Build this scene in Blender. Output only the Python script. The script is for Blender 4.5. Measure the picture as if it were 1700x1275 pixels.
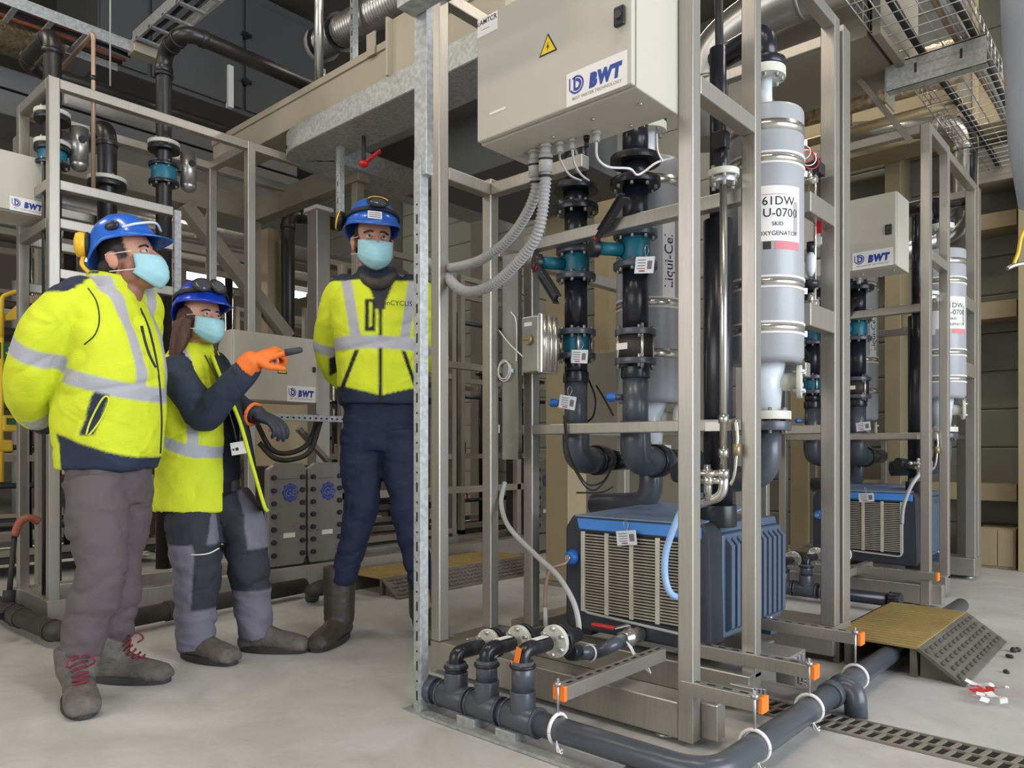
import bpy, math, random
from mathutils import Vector, Matrix, noise
random.seed(7)
PI = math.pi
sc = bpy.context.scene
for o in list(bpy.data.objects):
    bpy.data.objects.remove(o)
C = sc.collection
# ------------------------------------------------------------------ camera
SN, CS = 0.66806, 0.74411            # the camera looks along (-SN, CS); world axes follow the skids
CAM = Vector((1.079, -1.995, 0.88)); FPX = 1248.0; HZ = 747.0
THETA = math.atan2(SN, CS)
cd = bpy.data.cameras.new('camera'); cam = bpy.data.objects.new('camera', cd); C.objects.link(cam)
cam.location = CAM; cam.rotation_euler = (PI/2, 0, THETA)
cd.sensor_width = 36; cd.sensor_fit = 'HORIZONTAL'; cd.lens = 36*FPX/1700
cd.shift_y = (HZ-637.5)/1700; cd.clip_start = .05; cd.clip_end = 100
sc.camera = cam
# ------------------------------------------------------------------ light
w = bpy.data.worlds.new('world'); sc.world = w; w.use_nodes = True
bg = w.node_tree.nodes['Background']; bg.inputs[0].default_value = (.90, .95, 1, 1); bg.inputs[1].default_value = .46
def area(name, loc, tgt, sx, sy, power, col):
    l = bpy.data.lights.new(name, 'AREA'); l.shape = 'RECTANGLE'; l.size = sx; l.size_y = sy
    l.energy = power; l.color = col
    o = bpy.data.objects.new(name, l); C.objects.link(o); o.location = loc
    o.rotation_euler = (Vector(tgt)-Vector(loc)).to_track_quat('-Z', 'Y').to_euler()
    return o
area('gate_daylight', (6.6, 0.6, 2.3), (-1, 0.6, 1.1), 6.5, 4.0, 560, (.82, .90, 1))
area('front_daylight', (-1.6, -6.5, 3.0), (-1.6, 0, 1.0), 5.0, 3.0, 125, (1, .97, .93))
sc.view_settings.view_transform = 'Standard'; sc.view_settings.look = 'None'
sc.view_settings.gamma = 1; sc.view_settings.use_curve_mapping = False
sc.view_settings.exposure = 0.24
LAMP = 26
# ------------------------------------------------------------------ helpers
def at(px, py, x=None, y=None, z=None, d=None):
    """point of the ray through a photograph pixel on a known plane of the place"""
    cx = (px-850)/FPX; cz = (HZ-py)/FPX
    r = Vector((CS*cx-SN, SN*cx+CS, cz))
    if d is not None: t = d
    elif x is not None: t = (x-CAM.x)/r.x
    elif y is not None: t = (y-CAM.y)/r.y
    else: t = (z-CAM.z)/r.z
    return CAM+r*t
V = Vector
def frame(d):
    d = V(d).normalized()
    a = V((0, 0, 1)) if abs(d.z) < .9 else V((1, 0, 0))
    s = d.cross(a).normalized(); return s, s.cross(d).normalized(), d
def spline(pts, n=8):
    pts = [V(p) for p in pts]
    if len(pts) < 3: return pts
    out = []
    for i in range(len(pts)-1):
        p0 = pts[i-1] if i else pts[i]*2-pts[i+1]; p1 = pts[i]; p2 = pts[i+1]
        p3 = pts[i+2] if i+2 < len(pts) else p2*2-p1
        for k in range(n):
            t = k/n
            out.append(.5*((2*p1)+(p2-p0)*t+(2*p0-5*p1+4*p2-p3)*t*t+(3*p1-p0-3*p2+p3)*t**3))
    out.append(pts[-1]); return out
def bend(pts, r, n=6):
    """polyline with rounded corners of radius r"""
    pts = [V(p) for p in pts]; out = [pts[0]]
    for i in range(1, len(pts)-1):
        a = (pts[i-1]-pts[i]); b = (pts[i+1]-pts[i])
        q = min(r, a.length*.48, b.length*.48)
        A = pts[i]+a.normalized()*q; B = pts[i]+b.normalized()*q
        for k in range(n+1):
            t = k/n; out.append(A*(1-t)**2+pts[i]*2*t*(1-t)+B*t*t)
    out.append(pts[-1]); return out
class MB:
    def __init__(s): s.v = []; s.f = []; s.s = []
    def add(s, vs, fs, sm=False):
        n = len(s.v); s.v += [V(p) for p in vs]
        for f in fs: s.f.append([i+n for i in f]); s.s.append(sm)
        return s
    def bx(s, x0, x1, y0, y1, z0, z1):
        vs = [(x, y, z) for z in (z0, z1) for y in (y0, y1) for x in (x0, x1)]
        return s.add(vs, [(0, 2, 3, 1), (4, 5, 7, 6), (0, 1, 5, 4), (2, 6, 7, 3), (0, 4, 6, 2), (1, 3, 7, 5)])
    def ob(s, c, ax, sz):
        """oriented box: centre, (e1,e2,e3), full sizes"""
        c = V(c); e = [V(a).normalized()*(q/2) for a, q in zip(ax, sz)]
        vs = [c+e[0]*i+e[1]*j+e[2]*k for k in (-1, 1) for j in (-1, 1) for i in (-1, 1)]
        return s.add(vs, [(0, 2, 3, 1), (4, 5, 7, 6), (0, 1, 5, 4), (2, 6, 7, 3), (0, 4, 6, 2), (1, 3, 7, 5)])
    def bar(s, p0, p1, w, h=None):
        p0 = V(p0); p1 = V(p1); a, b, d = frame(p1-p0)
        return s.ob((p0+p1)/2, (a, b, d), (w, h or w, (p1-p0).length))
    def cyl(s, p0, p1, r, r2=None, seg=16, cap=True):
        p0 = V(p0); p1 = V(p1); a, b, d = frame(p1-p0); r2 = r if r2 is None else r2
        vs = []
        for p, q in ((p0, r), (p1, r2)):
            for i in range(seg):
                t = 2*PI*i/seg; vs.append(p+a*q*math.cos(t)+b*q*math.sin(t))
        s.add(vs, [(i, (i+1) % seg, seg+(i+1) % seg, seg+i) for i in range(seg)], True)
        if cap:
            n = len(s.v)-2*seg
            s.f.append([n+i for i in range(seg)][::-1]); s.f.append([n+seg+i for i in range(seg)]); s.s += [False, False]
        return s
    def lathe(s, prof, p0, d, seg=24, cap=True, sm=True):
        p0 = V(p0); a, b, d = frame(d); vs = []
        for r, h in prof:
            for i in range(seg):
                t = 2*PI*i/seg; vs.append(p0+d*h+a*r*math.cos(t)+b*r*math.sin(t))
        m = len(prof)
        s.add(vs, [(k*seg+i, k*seg+(i+1) % seg, (k+1)*seg+(i+1) % seg, (k+1)*seg+i) for k in range(m-1) for i in range(seg)], sm)
        if cap:
            n = len(s.v)-m*seg
            s.f.append([n+i for i in range(seg)][::-1]); s.f.append([n+(m-1)*seg+i for i in range(seg)]); s.s += [False, False]
        return s
    def tube(s, pts, r, seg=10, rr=None, cap=True):
        pts = [V(p) for p in pts]; n = len(pts); vs = []
        T = [(pts[min(i+1, n-1)]-pts[max(i-1, 0)]).normalized() for i in range(n)]
        a, b, _ = frame(T[0])
        for i in range(n):
            a = (a-T[i]*a.dot(T[i])).normalized(); b = T[i].cross(a)
            q = rr[i] if rr else r
            if not isinstance(q, (tuple, list)): q = (q, q)
            for k in range(seg):
                t = 2*PI*k/seg; vs.append(pts[i]+a*q[0]*math.cos(t)+b*q[1]*math.sin(t))
        s.add(vs, [(i*seg+k, i*seg+(k+1) % seg, (i+1)*seg+(k+1) % seg, (i+1)*seg+k) for i in range(n-1) for k in range(seg)], True)
        if cap:
            m = len(s.v)-n*seg
            s.f.append([m+k for k in range(seg)][::-1]); s.f.append([m+(n-1)*seg+k for k in range(seg)]); s.s += [False, False]
        return s
    def ell(s, c, rad, ax=((1, 0, 0), (0, 1, 0), (0, 0, 1)), nu=14, nv=10):
        c = V(c); e = [V(a)*q for a, q in zip(ax, rad)]; vs = [c+e[2]]
        for j in range(1, nv):
            p = PI*j/nv
            for i in range(nu):
                t = 2*PI*i/nu; vs.append(c+e[0]*math.sin(p)*math.cos(t)+e[1]*math.sin(p)*math.sin(t)+e[2]*math.cos(p))
        vs.append(c-e[2]); L = len(vs)-1; fs = []
        for i in range(nu):
            fs.append((0, 1+i, 1+(i+1) % nu)); k = 1+(nv-2)*nu
            fs.append((L, k+(i+1) % nu, k+i))
            for j in range(nv-2):
                q = 1+j*nu; fs.append((q+i, q+nu+i, q+nu+(i+1) % nu, q+(i+1) % nu))
        return s.add(vs, fs, True)
    def prism(s, poly, vec):
        poly = [V(p) for p in poly]; n = len(poly); vec = V(vec)
        return s.add(poly+[p+vec for p in poly], [list(range(n))[::-1], list(range(n, 2*n))]+[(i, (i+1) % n, n+(i+1) % n, n+i) for i in range(n)])
    def torus(s, c, d, R, r, seg=24, sg=8, a0=0, a1=2*PI):
        a, b, d = frame(d); c = V(c); full = abs(a1-a0-2*PI) < 1e-6
        pts = [c+a*R*math.cos(a0+(a1-a0)*i/seg)+b*R*math.sin(a0+(a1-a0)*i/seg) for i in range(seg+1)]
        return s.tube(pts, r, sg, cap=not full)
ORG = {}
def mesh_of(name, mb, org):
    m = bpy.data.meshes.new(name)
    m.from_pydata([tuple(p-org) for p in mb.v], [], mb.f)
    m.polygons.foreach_set('use_smooth', mb.s); m.update()
    return m
def obj(name, mb, mt, parent=None, bevel=0, label=None):
    """one mesh object; a part when it has a parent"""
    if parent is None:
        xs = [p.x for p in mb.v]; ys = [p.y for p in mb.v]
        org = V(((min(xs)+max(xs))/2, (min(ys)+max(ys))/2, min(p.z for p in mb.v)))
    else: org = ORG[parent.name]
    o = bpy.data.objects.new(name, mesh_of(name, mb, org)); C.objects.link(o)
    o.data.materials.append(mt)
    if parent is None: o.location = org
    else: o.parent = parent
    ORG[o.name] = org
    if bevel:
        b = o.modifiers.new('edge', 'BEVEL'); b.width = bevel; b.segments = 2; b.limit_method = 'ANGLE'
    if label: o['label'] = label
    return o
def tag(o, label, cat, group=None):
    o['label'] = label; o['category'] = cat
    if group: o['group'] = group
    return o
def thing(name, label, cat, loc, group=None):
    o = bpy.data.objects.new(name, None); C.objects.link(o); o.location = loc; ORG[o.name] = V(loc)
    o.empty_display_size = .1
    return tag(o, label, cat, group)
def struct(name, mb, mt, bevel=0):
    o = obj(name, mb, mt, None, bevel); o['kind'] = 'structure'; return o
def rep(src, name, locs):
    """more pieces like src (a part), sharing its mesh"""
    for d in locs:
        c = src.copy(); c.name = name; C.objects.link(c); c.parent = src.parent
        c.location = src.location+V(d); ORG[c.name] = ORG[src.name]
def dup(o, delta, label=None, group=None, parent=None):
    c = o.copy(); C.objects.link(c); c.parent = parent
    if parent is None:
        c.location = o.location+V(delta)
        if label: c['label'] = label
        if group: c['group'] = group
    ORG[c.name] = ORG[o.name]
    for ch in list(o.children): dup(ch, delta, parent=c)
    return c
_tc = {}
def glyphs(s, bold=0):
    k = (s, bold)
    if k not in _tc:
        cu = bpy.data.curves.new('t', 'FONT'); cu.body = s; cu.offset = bold; cu.resolution_u = 3; cu.space_character = 1+bold*3
        cu.align_x = 'CENTER'
        o = bpy.data.objects.new('t', cu); ts = bpy.data.scenes.new('t'); ts.collection.objects.link(o); ts.view_layers[0].update()
        m = bpy.data.meshes.new_from_object(o.evaluated_get(ts.view_layers[0].depsgraph)); bpy.data.scenes.remove(ts)
        _tc[k] = ([v.co.copy() for v in m.vertices], [list(p.vertices) for p in m.polygons])
        bpy.data.objects.remove(o); bpy.data.curves.remove(cu); bpy.data.meshes.remove(m)
    return _tc[k]
def text(mb, s, org, right, up, size, bold=0, shear=0, wrap=None, stretch=1):
    """flat lettering; org = middle of the base line; wrap(x,y)->point for curved faces"""
    vs, fs = glyphs(s, bold); r = V(right).normalized(); u = V(up).normalized()
    if wrap: P = [wrap((v.x*stretch+shear*v.y)*size, v.y*size) for v in vs]
    else: P = [V(org)+r*(v.x*stretch+shear*v.y)*size+u*v.y*size for v in vs]
    return mb.add(P, fs)
# ------------------------------------------------------------------ materials
def srgb(r, g, b):
    f = lambda c: (c/255/12.92) if c/255 <= .04045 else ((c/255+.055)/1.055)**2.4
    return (f(r), f(g), f(b), 1)
def mat(name, col, rough=.5, metal=0, var=.12, scale=6, bump=0, bscale=60, stretch=(1, 1, 1), spec=.5, attr=None, col2=None):
    m = bpy.data.materials.new(name); m.use_nodes = True; nt = m.node_tree; N = nt.nodes; L = nt.links
    b = N['Principled BSDF']; b.inputs['Roughness'].default_value = rough; b.inputs['Metallic'].default_value = metal
    b.inputs['Specular IOR Level'].default_value = spec
    tc = N.new('ShaderNodeTexCoord'); mp = N.new('ShaderNodeMapping'); mp.inputs['Scale'].default_value = stretch
    L.new(tc.outputs['Object'], mp.inputs[0])
    nz = N.new('ShaderNodeTexNoise'); nz.inputs['Scale'].default_value = scale; nz.inputs['Detail'].default_value = 5
    L.new(mp.outputs[0], nz.inputs['Vector'])
    c = srgb(*col) if max(col) > 1 else tuple(col)+(1,)
    rp = N.new('ShaderNodeValToRGB'); rp.color_ramp.elements[0].position = .3; rp.color_ramp.elements[1].position = .7
    c2 = srgb(*col2) if col2 else tuple(min(1, q*(1+var)) for q in c[:3])+(1,)
    rp.color_ramp.elements[0].color = tuple(q*(1-var) for q in c[:3])+(1,); rp.color_ramp.elements[1].color = c2
    L.new(nz.outputs['Fac'], rp.inputs[0]); out = rp.outputs[0]
    if attr:
        a = N.new('ShaderNodeAttribute'); a.attribute_name = attr
        mx = N.new('ShaderNodeMix'); mx.data_type = 'RGBA'; mx.blend_type = 'MULTIPLY'; mx.inputs[0].default_value = 1
        L.new(a.outputs['Color'], mx.inputs[6]); L.new(out, mx.inputs[7]); out = mx.outputs[2]
    L.new(out, b.inputs['Base Color'])
    if bump:
        n2 = N.new('ShaderNodeTexNoise'); n2.inputs['Scale'].default_value = bscale; n2.inputs['Detail'].default_value = 3
        L.new(mp.outputs[0], n2.inputs['Vector'])
        bp = N.new('ShaderNodeBump'); bp.inputs['Strength'].default_value = bump; bp.inputs['Distance'].default_value = .01
        L.new(n2.outputs['Fac'], bp.inputs['Height']); L.new(bp.outputs[0], b.inputs['Normal'])
    return m
M = {}
def mk(n, *a, **k): M[n] = mat(n, *a, **k)
mk('stainless', (176, 170, 160), .38, .75, .07, 5, .03, 120, (30, 30, 1.2))
mk('galvanised', (176, 178, 176), .5, .55, .22, 55)
mk('bolt', (190, 190, 188), .35, .8, .1)
mk('cabinet', (188, 182, 169), .5, 0, .02, 3)
mk('paper', (232, 228, 224), .6, 0, .03)
mk('print_blue', (28, 62, 150), .5, 0, .03)
mk('print_navy', (30, 36, 84), .6, 0, .03)
mk('print_black', (32, 32, 36), .6, 0, .03)
mk('print_grey', (120, 112, 110), .6, 0, .03)
mk('print_red', (190, 70, 60), .6, 0, .03)
mk('label_pink', (214, 120, 128), .6, 0, .03)
mk('sign_yellow', (240, 205, 30), .5, 0, .04)
mk('black_plastic', (30, 31, 34), .38, 0, .15)
mk('black_rubber', (34, 33, 33), .62, 0, .2, 12)
mk('pvc', (76, 79, 87), .3, 0, .10, 4)
mk('pvc_dark', (32, 33, 41), .28, 0, .12, 4)
mk('pipe_black', (38, 36, 35), .36, 0, .18, 5)
mk('teal', (22, 108, 128), .4, 0, .15, 20)
mk('valve_blue', (44, 110, 196), .4, 0, .1)
mk('contactor', (160, 161, 163), .34, 0, .04, 3)
mk('ivory_flange', (205, 203, 188), .5, 0, .12, 25)
mk('unit', (78, 92, 112), .42, 0, .08, 3)
mk('unit_dark', (50, 54, 62), .45, 0, .1, 3)
mk('unit_top', (128, 148, 176), .45, 0, .06)
mk('unit_trim', (66, 136, 214), .45, 0, .05)
mk('grille', (206, 199, 182), .4, .3, .15, 14)
mk('hose_grey', (172, 170, 166), .45, 0, .1)
mk('hose_blue', (158, 192, 232), .35, 0, .06)
mk('conduit', (158, 156, 154), .5, 0, .06)
mk('orange', (246, 126, 34), .5, 0, .06)
mk('red', (205, 36, 38), .42, 0, .08)
mk('copper', (166, 138, 116), .4, .4, .15)
mk('brass', (160, 142, 106), .4, .5, .15)
mk('steel', (206, 202, 192), .25, .9, .1)
mk('aluminium', (170, 168, 164), .32, .8, .12, 8, .05, 30)
mk('foil', (176, 158, 130), .3, .85, .35, 30, .6, 45)
mk('duct_dark', (98, 98, 98), .5, .35, .1, 2)
mk('dark_panel', (82, 82, 82), .55, .1, .06, 1.5)
mk('beige_steel', (160, 145, 112), .55, 0, .05, 2)
mk('grey_steel', (138, 130, 116), .55, .1, .08, 2)
mk('warm_trunking', (170, 161, 142), .5, .25, .06, 2)
mk('cladding', (140, 140, 130), .6, 0, .06, 2)
mk('roof', (84, 80, 74), .8, 0, .1, 2)
mk('dark_wall', (100, 96, 88), .8, 0, .15, 1.2)
mk('stack_grey', (124, 120, 114), .5, 0, .06, 6)
mk('yellow', (226, 186, 40), .45, 0, .08)
mk('green', (30, 92, 52), .5, 0, .2)
mk('ramp_black', (96, 90, 82), .6, 0, .25, 8)
mk('ramp_yellow', (152, 128, 76), .55, 0, .2, 6)
mk('cast_iron', (64, 60, 56), .6, .3, .25, 20)
mk('concrete_base', (176, 168, 154), .8, 0, .12, 5)
mk('clear_plastic', (216, 222, 228), .25, 0, .06)
mk('pale_panel', (176, 182, 192), .45, 0, .02)
mk('shadow_void', (30, 28, 26), .9, 0, .1)
mk('rust', (150, 84, 62), .6, .2, .2, 20)
# floor: power-floated concrete with large soft stains
def floor_mat():
    m = mat('concrete_floor', (190, 188, 184), .5, 0, .08, 1.1); nt = m.node_tree; N = nt.nodes; L = nt.links
    b = N['Principled BSDF']; tc = N.new('ShaderNodeTexCoord')
    n1 = N.new('ShaderNodeTexNoise'); n1.inputs['Scale'].default_value = 3.2; n1.inputs['Detail'].default_value = 9; n1.inputs['Roughness'].default_value = .65
    n1.inputs['Distortion'].default_value = .6
    L.new(tc.outputs['Object'], n1.inputs['Vector'])
    r1 = N.new('ShaderNodeValToRGB'); r1.color_ramp.elements[0].color = (.84, .815, .78, 1); r1.color_ramp.elements[1].color = (1.05, 1.05, 1.06, 1)
    r1.color_ramp.elements[0].position = .32; r1.color_ramp.elements[1].position = .62
    L.new(n1.outputs['Fac'], r1.inputs[0])
    n2 = N.new('ShaderNodeTexNoise'); n2.inputs['Scale'].default_value = 34; n2.inputs['Detail'].default_value = 4
    L.new(tc.outputs['Object'], n2.inputs['Vector'])
    r2 = N.new('ShaderNodeValToRGB'); r2.color_ramp.elements[0].color = (.93, .92, .91, 1); r2.color_ramp.elements[1].color = (1.03, 1.03, 1.03, 1)
    L.new(n2.outputs['Fac'], r2.inputs[0])
    src = b.inputs['Base Color'].links[0].from_socket
    for r in (r1, r2):
        mx = N.new('ShaderNodeMix'); mx.data_type = 'RGBA'; mx.blend_type = 'MULTIPLY'; mx.inputs[0].default_value = 1
        L.new(src, mx.inputs[6]); L.new(r.outputs[0], mx.inputs[7]); src = mx.outputs[2]
    L.new(src, b.inputs['Base Color'])
    mr = N.new('ShaderNodeMapRange'); mr.inputs[3].default_value = .38; mr.inputs[4].default_value = .62
    L.new(n1.outputs['Fac'], mr.inputs[0]); L.new(mr.outputs[0], b.inputs['Roughness'])
    return m
M['floor'] = floor_mat()
def emit(name, col, st):
    m = bpy.data.materials.new(name); m.use_nodes = True
    b = m.node_tree.nodes['Principled BSDF']; b.inputs['Base Color'].default_value = col
    b.inputs['Emission Color'].default_value = col; b.inputs['Emission Strength'].default_value = st
    return m
M['lamp'] = emit('lamp_diffuser', (1, .92, .78, 1), 7)
S = M['stainless']
# ------------------------------------------------------------------ the hall
struct('floor', MB().bx(-10, 9, -8, 5.2, -.1, 0), M['floor'])
struct('ceiling', MB().bx(-10, 9, -8, 5.2, 5.2, 5.3), M['roof'])
wl = struct('wall_left', MB().bx(-9.7, -9.5, -8, 5.2, 0, 5.2), M['dark_wall'])
wb = struct('wall_back', MB().bx(-10, 3.2, 4.95, 5.15, 0, 5.2), M['dark_wall'])
# horizontal cladding panels, each its own piece, sharing one mesh per bay
def cassette(x0, x1, h):
    return MB().prism([(x0, 4.95, 0), (x0, 4.935, .004), (x0, 4.93, .016), (x0, 4.93, h-.016), (x0, 4.935, h-.004), (x0, 4.95, h)], (x1-x0, 0, 0))
for i in range(6):
    x0 = -9.9+i*2.15
    p = obj('cladding_panel', cassette(x0+.006, x0+2.144, .30), M['cladding'], wb)
    rep(p, 'cladding_panel', [(0, 0, .30*k) for k in range(1, 17)])
for px, yy, wd, lb in ((1690, 4.5, .30, 'wide beige steel column at the right edge of the picture'), (1495, 4.62, .12, 'beige steel wall column seen through the right-hand skid'),
                       (1342, 4.62, .16, 'beige steel wall column seen between the main skid and its neighbour'), (1012, 4.62, .2, 'beige steel wall column behind the pair of dark risers'),
                       (800, 4.62, .2, 'dark grey steel wall column behind the galvanised strut'), (640, 4.62, .2, 'dark grey steel wall column far behind the tall worker')):
    q = at(px, 800, y=yy)
    tag(obj('steel_column', MB().bx(q.x-wd if px < 1690 else q.x, q.x if px < 1690 else q.x+.3, yy, 4.92, 0, 5.2), M['beige_steel' if px > 900 else 'dark_wall'], None, .004), lb, 'column', 'columns along the clad wall')
q = at(1618, 800, y=4.1)
t = thing('steel_stanchion', 'dark grey stanchion with pale edge behind the right-hand skid', 'column', (q.x, 4.1, 0))
obj('web', MB().bx(q.x-.11, q.x-.012, 4.1, 4.2, 0, 5.2), M['grey_steel'], t, .003); obj('edge_strip', MB().bx(q.x-.012, q.x+.006, 4.09, 4.2, 0, 5.2), M['beige_steel'], t)
for a, b, zc, h, lb in ((1500, 1690, 512, .13, 'beige wall girt above head height right of the skids'), (1330, 1690, 818, .13, 'beige wall girt at knee height right of the skids'),
                    (1600, 1690, 362, .12, 'beige wall girt high up at the right edge')):
    p0 = at(a, zc, y=4.7); p1 = at(b, zc, y=4.7)
    zz = p1.z
    tag(obj('wall_girt', MB().bx(p0.x, p1.x, 4.645, 4.92, zz-h/2, zz+h/2), M['beige_steel'], None, .004), lb, 'girt', 'girts on the clad wall')
p0 = at(1625, 905, y=4.55); p1 = at(1686, 905, y=4.55)
t = thing('low_cabinet', 'low beige cabinet standing against the wall by the right edge', 'cabinet', (p0.x, 4.55, 0))
obj('carcass', MB().bx(p0.x, p1.x, 4.56, 4.88, 0, .3), M['beige_steel'], t, .004); obj('door', MB().bx(p0.x+.01, (p0.x+p1.x)/2, 4.545, 4.56, .02, .29), M['beige_steel'], t, .003)
obj('door', MB().bx((p0.x+p1.x)/2+.005, p1.x-.01, 4.545, 4.56, .02, .29), M['beige_steel'], t, .003)
# ------------------------------------------------------------------ people
M['cloth'] = mat('cloth', (255, 255, 255), .8, 0, .05, 9, .25, 220, attr='Col', col2=(255, 255, 255))
def wrinkle(m, sc=13, st=.55, dist=.03):
    nt = m.node_tree; N = nt.nodes; L = nt.links; b = N['Principled BSDF']; old = b.inputs['Normal'].links[0].from_node
    tc = N.new('ShaderNodeTexCoord'); nz = N.new('ShaderNodeTexNoise'); nz.noise_type = 'RIDGED_MULTIFRACTAL'; nz.inputs['Scale'].default_value = sc; nz.inputs['Detail'].default_value = 2; nz.inputs['Distortion'].default_value = 1.2
    L.new(tc.outputs['Object'], nz.inputs['Vector']); bp = N.new('ShaderNodeBump'); bp.inputs['Strength'].default_value = st; bp.inputs['Distance'].default_value = dist
    L.new(nz.outputs['Fac'], bp.inputs['Height']); L.new(old.outputs[0], bp.inputs['Normal']); L.new(bp.outputs[0], b.inputs['Normal'])
wrinkle(M['cloth'], 8, .5, .025)
M['skin'] = mat('skin', (255, 255, 255), .5, 0, .05, 30, .1, 300, attr='Col', col2=(255, 255, 255))
mk('helmet_blue', (48, 104, 200), .22, 0, .05, 4)
mk('helmet_dark_blue', (28, 62, 178), .2, 0, .05, 4)
mk('mask_cloth', (158, 206, 214), .75, 0, .05, 40, .1, 150)
mk('hair_dark', (44, 34, 30), .6, 0, .3, 60, .4, 200, (1, 1, .2))
mk('hair_brown', (78, 48, 36), .55, 0, .3, 50, .5, 160, (1, 1, .12))
mk('boot_grey', (98, 92, 86), .7, 0, .25, 25, .3, 120)
mk('boot_rubber', (66, 60, 54), .5, 0, .2, 12, .1, 90)
mk('sole', (54, 52, 50), .7, 0, .2, 20)
mk('lace_red', (120, 34, 48), .7, 0, .2, 30)
mk('glove_orange', (236, 116, 40), .6, 0, .1, 30, .2, 200)
mk('glove_dark', (52, 54, 64), .65, 0, .15, 30, .2, 200)
mk('eye', (60, 44, 36), .2, 0, .1)
mk('eye_white', (188, 178, 170), .25, 0, .02)
mk('ear_yellow', (240, 184, 36), .4, 0, .06)
mk('lens', (70, 72, 76), .1, 0, .1)
TS = bpy.data.scenes.new('workbench')          # empty scratch scene so that only the piece at hand is evaluated
def fit(name, mb, vox, mt, parent, smooth=6, fold=0, fs=9, paint=None, stretch=(1, 1, 1)):
    """closed overlapping lofts -> one continuous skin (voxel remesh, smoothing, cloth folds, painted print)"""
    tmp = bpy.data.objects.new('tmp', mesh_of('tmp', mb, V((0, 0, 0)))); TS.collection.objects.link(tmp)
    r = tmp.modifiers.new('r', 'REMESH'); r.mode = 'VOXEL'; r.voxel_size = vox
    if smooth: s = tmp.modifiers.new('s', 'SMOOTH'); s.factor = .5; s.iterations = smooth
    TS.view_layers[0].update(); m = bpy.data.meshes.new_from_object(tmp.evaluated_get(TS.view_layers[0].depsgraph))
    me = tmp.data; bpy.data.objects.remove(tmp); bpy.data.meshes.remove(me)
    if fold:
        NN = [v.normal.copy() for v in m.vertices]
        for v, nv in zip(m.vertices, NN):
            p = v.co.copy(); q = V((p.x*stretch[0], p.y*stretch[1], p.z*stretch[2]))
            a = noise.noise(q*fs)+.5*noise.noise(q*fs*2.3+V((3, 1, 7)))
            b = 1-2*abs(noise.noise(q*fs*.8+V((9, 2, 4))))
            e_ = (1-min(1, abs(noise.noise(V((p.x*.55+p.z*.25, p.y*.55, p.z*1.25-p.x*.3))*fs*.95+V((4, 8, 1))))*1.7))**3*max(0, .5+a)
            v.co = p+nv*fold*(a*.65+b*.6-e_*1.15)
    m.polygons.foreach_set('use_smooth', [True]*len(m.polygons))
    if paint:
        ca = m.color_attributes.new('Col', 'FLOAT_COLOR', 'POINT'); out = []
        for v in m.vertices:
            c0 = [0, 0, 0, 0]; n_ = v.normal; a_, b_, _ = frame(n_)
            for s1, s2 in ((-1, -.4), (.4, -1), (1, .4), (-.4, 1)):
                for i_, c_ in enumerate(paint(v.co+(a_*s1+b_*s2)*.0035, n_)): c0[i_] += c_/4
            out += c0
        ca.data.foreach_set('color', out)
    m.name = name; o = bpy.data.objects.new(name, m); C.objects.link(o); m.materials.clear(); m.materials.append(mt)
    o.parent = parent; ORG[o.name] = V((0, 0, 0)); return o
def limb(mb, pts, rr, seg=20, n=6):
    """tapered limb through joints; rr radius or (r1,r2) per joint"""
    P = spline(pts, n); m = len(pts)-1; R = []
    for i in range(len(P)):
        t = i/(len(P)-1)*m; k = min(int(t), m-1); f = t-k; f = f*f*(3-2*f)
        a = rr[k] if isinstance(rr[k], tuple) else (rr[k],)*2; b = rr[k+1] if isinstance(rr[k+1], tuple) else (rr[k+1],)*2
        R.append((a[0]*(1-f)+b[0]*f, a[1]*(1-f)+b[1]*f))
    return mb.tube(P, 0, seg, R)
def torso(mb, rings, seg=36, pw=2.4):
    """rings: centre, half width (side), half depth (front), side axis"""
    vs = []
    cs = spline([r[0] for r in rings], 5); m = len(rings)-1
    for i, c in enumerate(cs):
        t = i/(len(cs)-1)*m; k = min(int(t), m-1); f = t-k
        a = rings[k][1]*(1-f)+rings[k+1][1]*f; b = rings[k][2]*(1-f)+rings[k+1][2]*f
        s = (V(rings[k][3]).lerp(V(rings[k+1][3]), f)).normalized(); fw = V((-s.y, s.x, 0))
        for j in range(seg):
            t_ = 2*PI*j/seg; co, si = math.cos(t_), math.sin(t_)
            q = (abs(co)**pw+abs(si)**pw)**(-1/pw); vs.append(c+s*a*co*q+fw*b*si*q)
    n = len(cs)
    mb.add(vs, [(i*seg+j, i*seg+(j+1) % seg, (i+1)*seg+(j+1) % seg, (i+1)*seg+j) for i in range(n-1) for j in range(seg)], True)
    m = len(mb.v)-n*seg; mb.f.append([m+j for j in range(seg)][::-1]); mb.f.append([m+(n-1)*seg+j for j in range(seg)]); mb.s += [False, False]
    return mb
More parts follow.
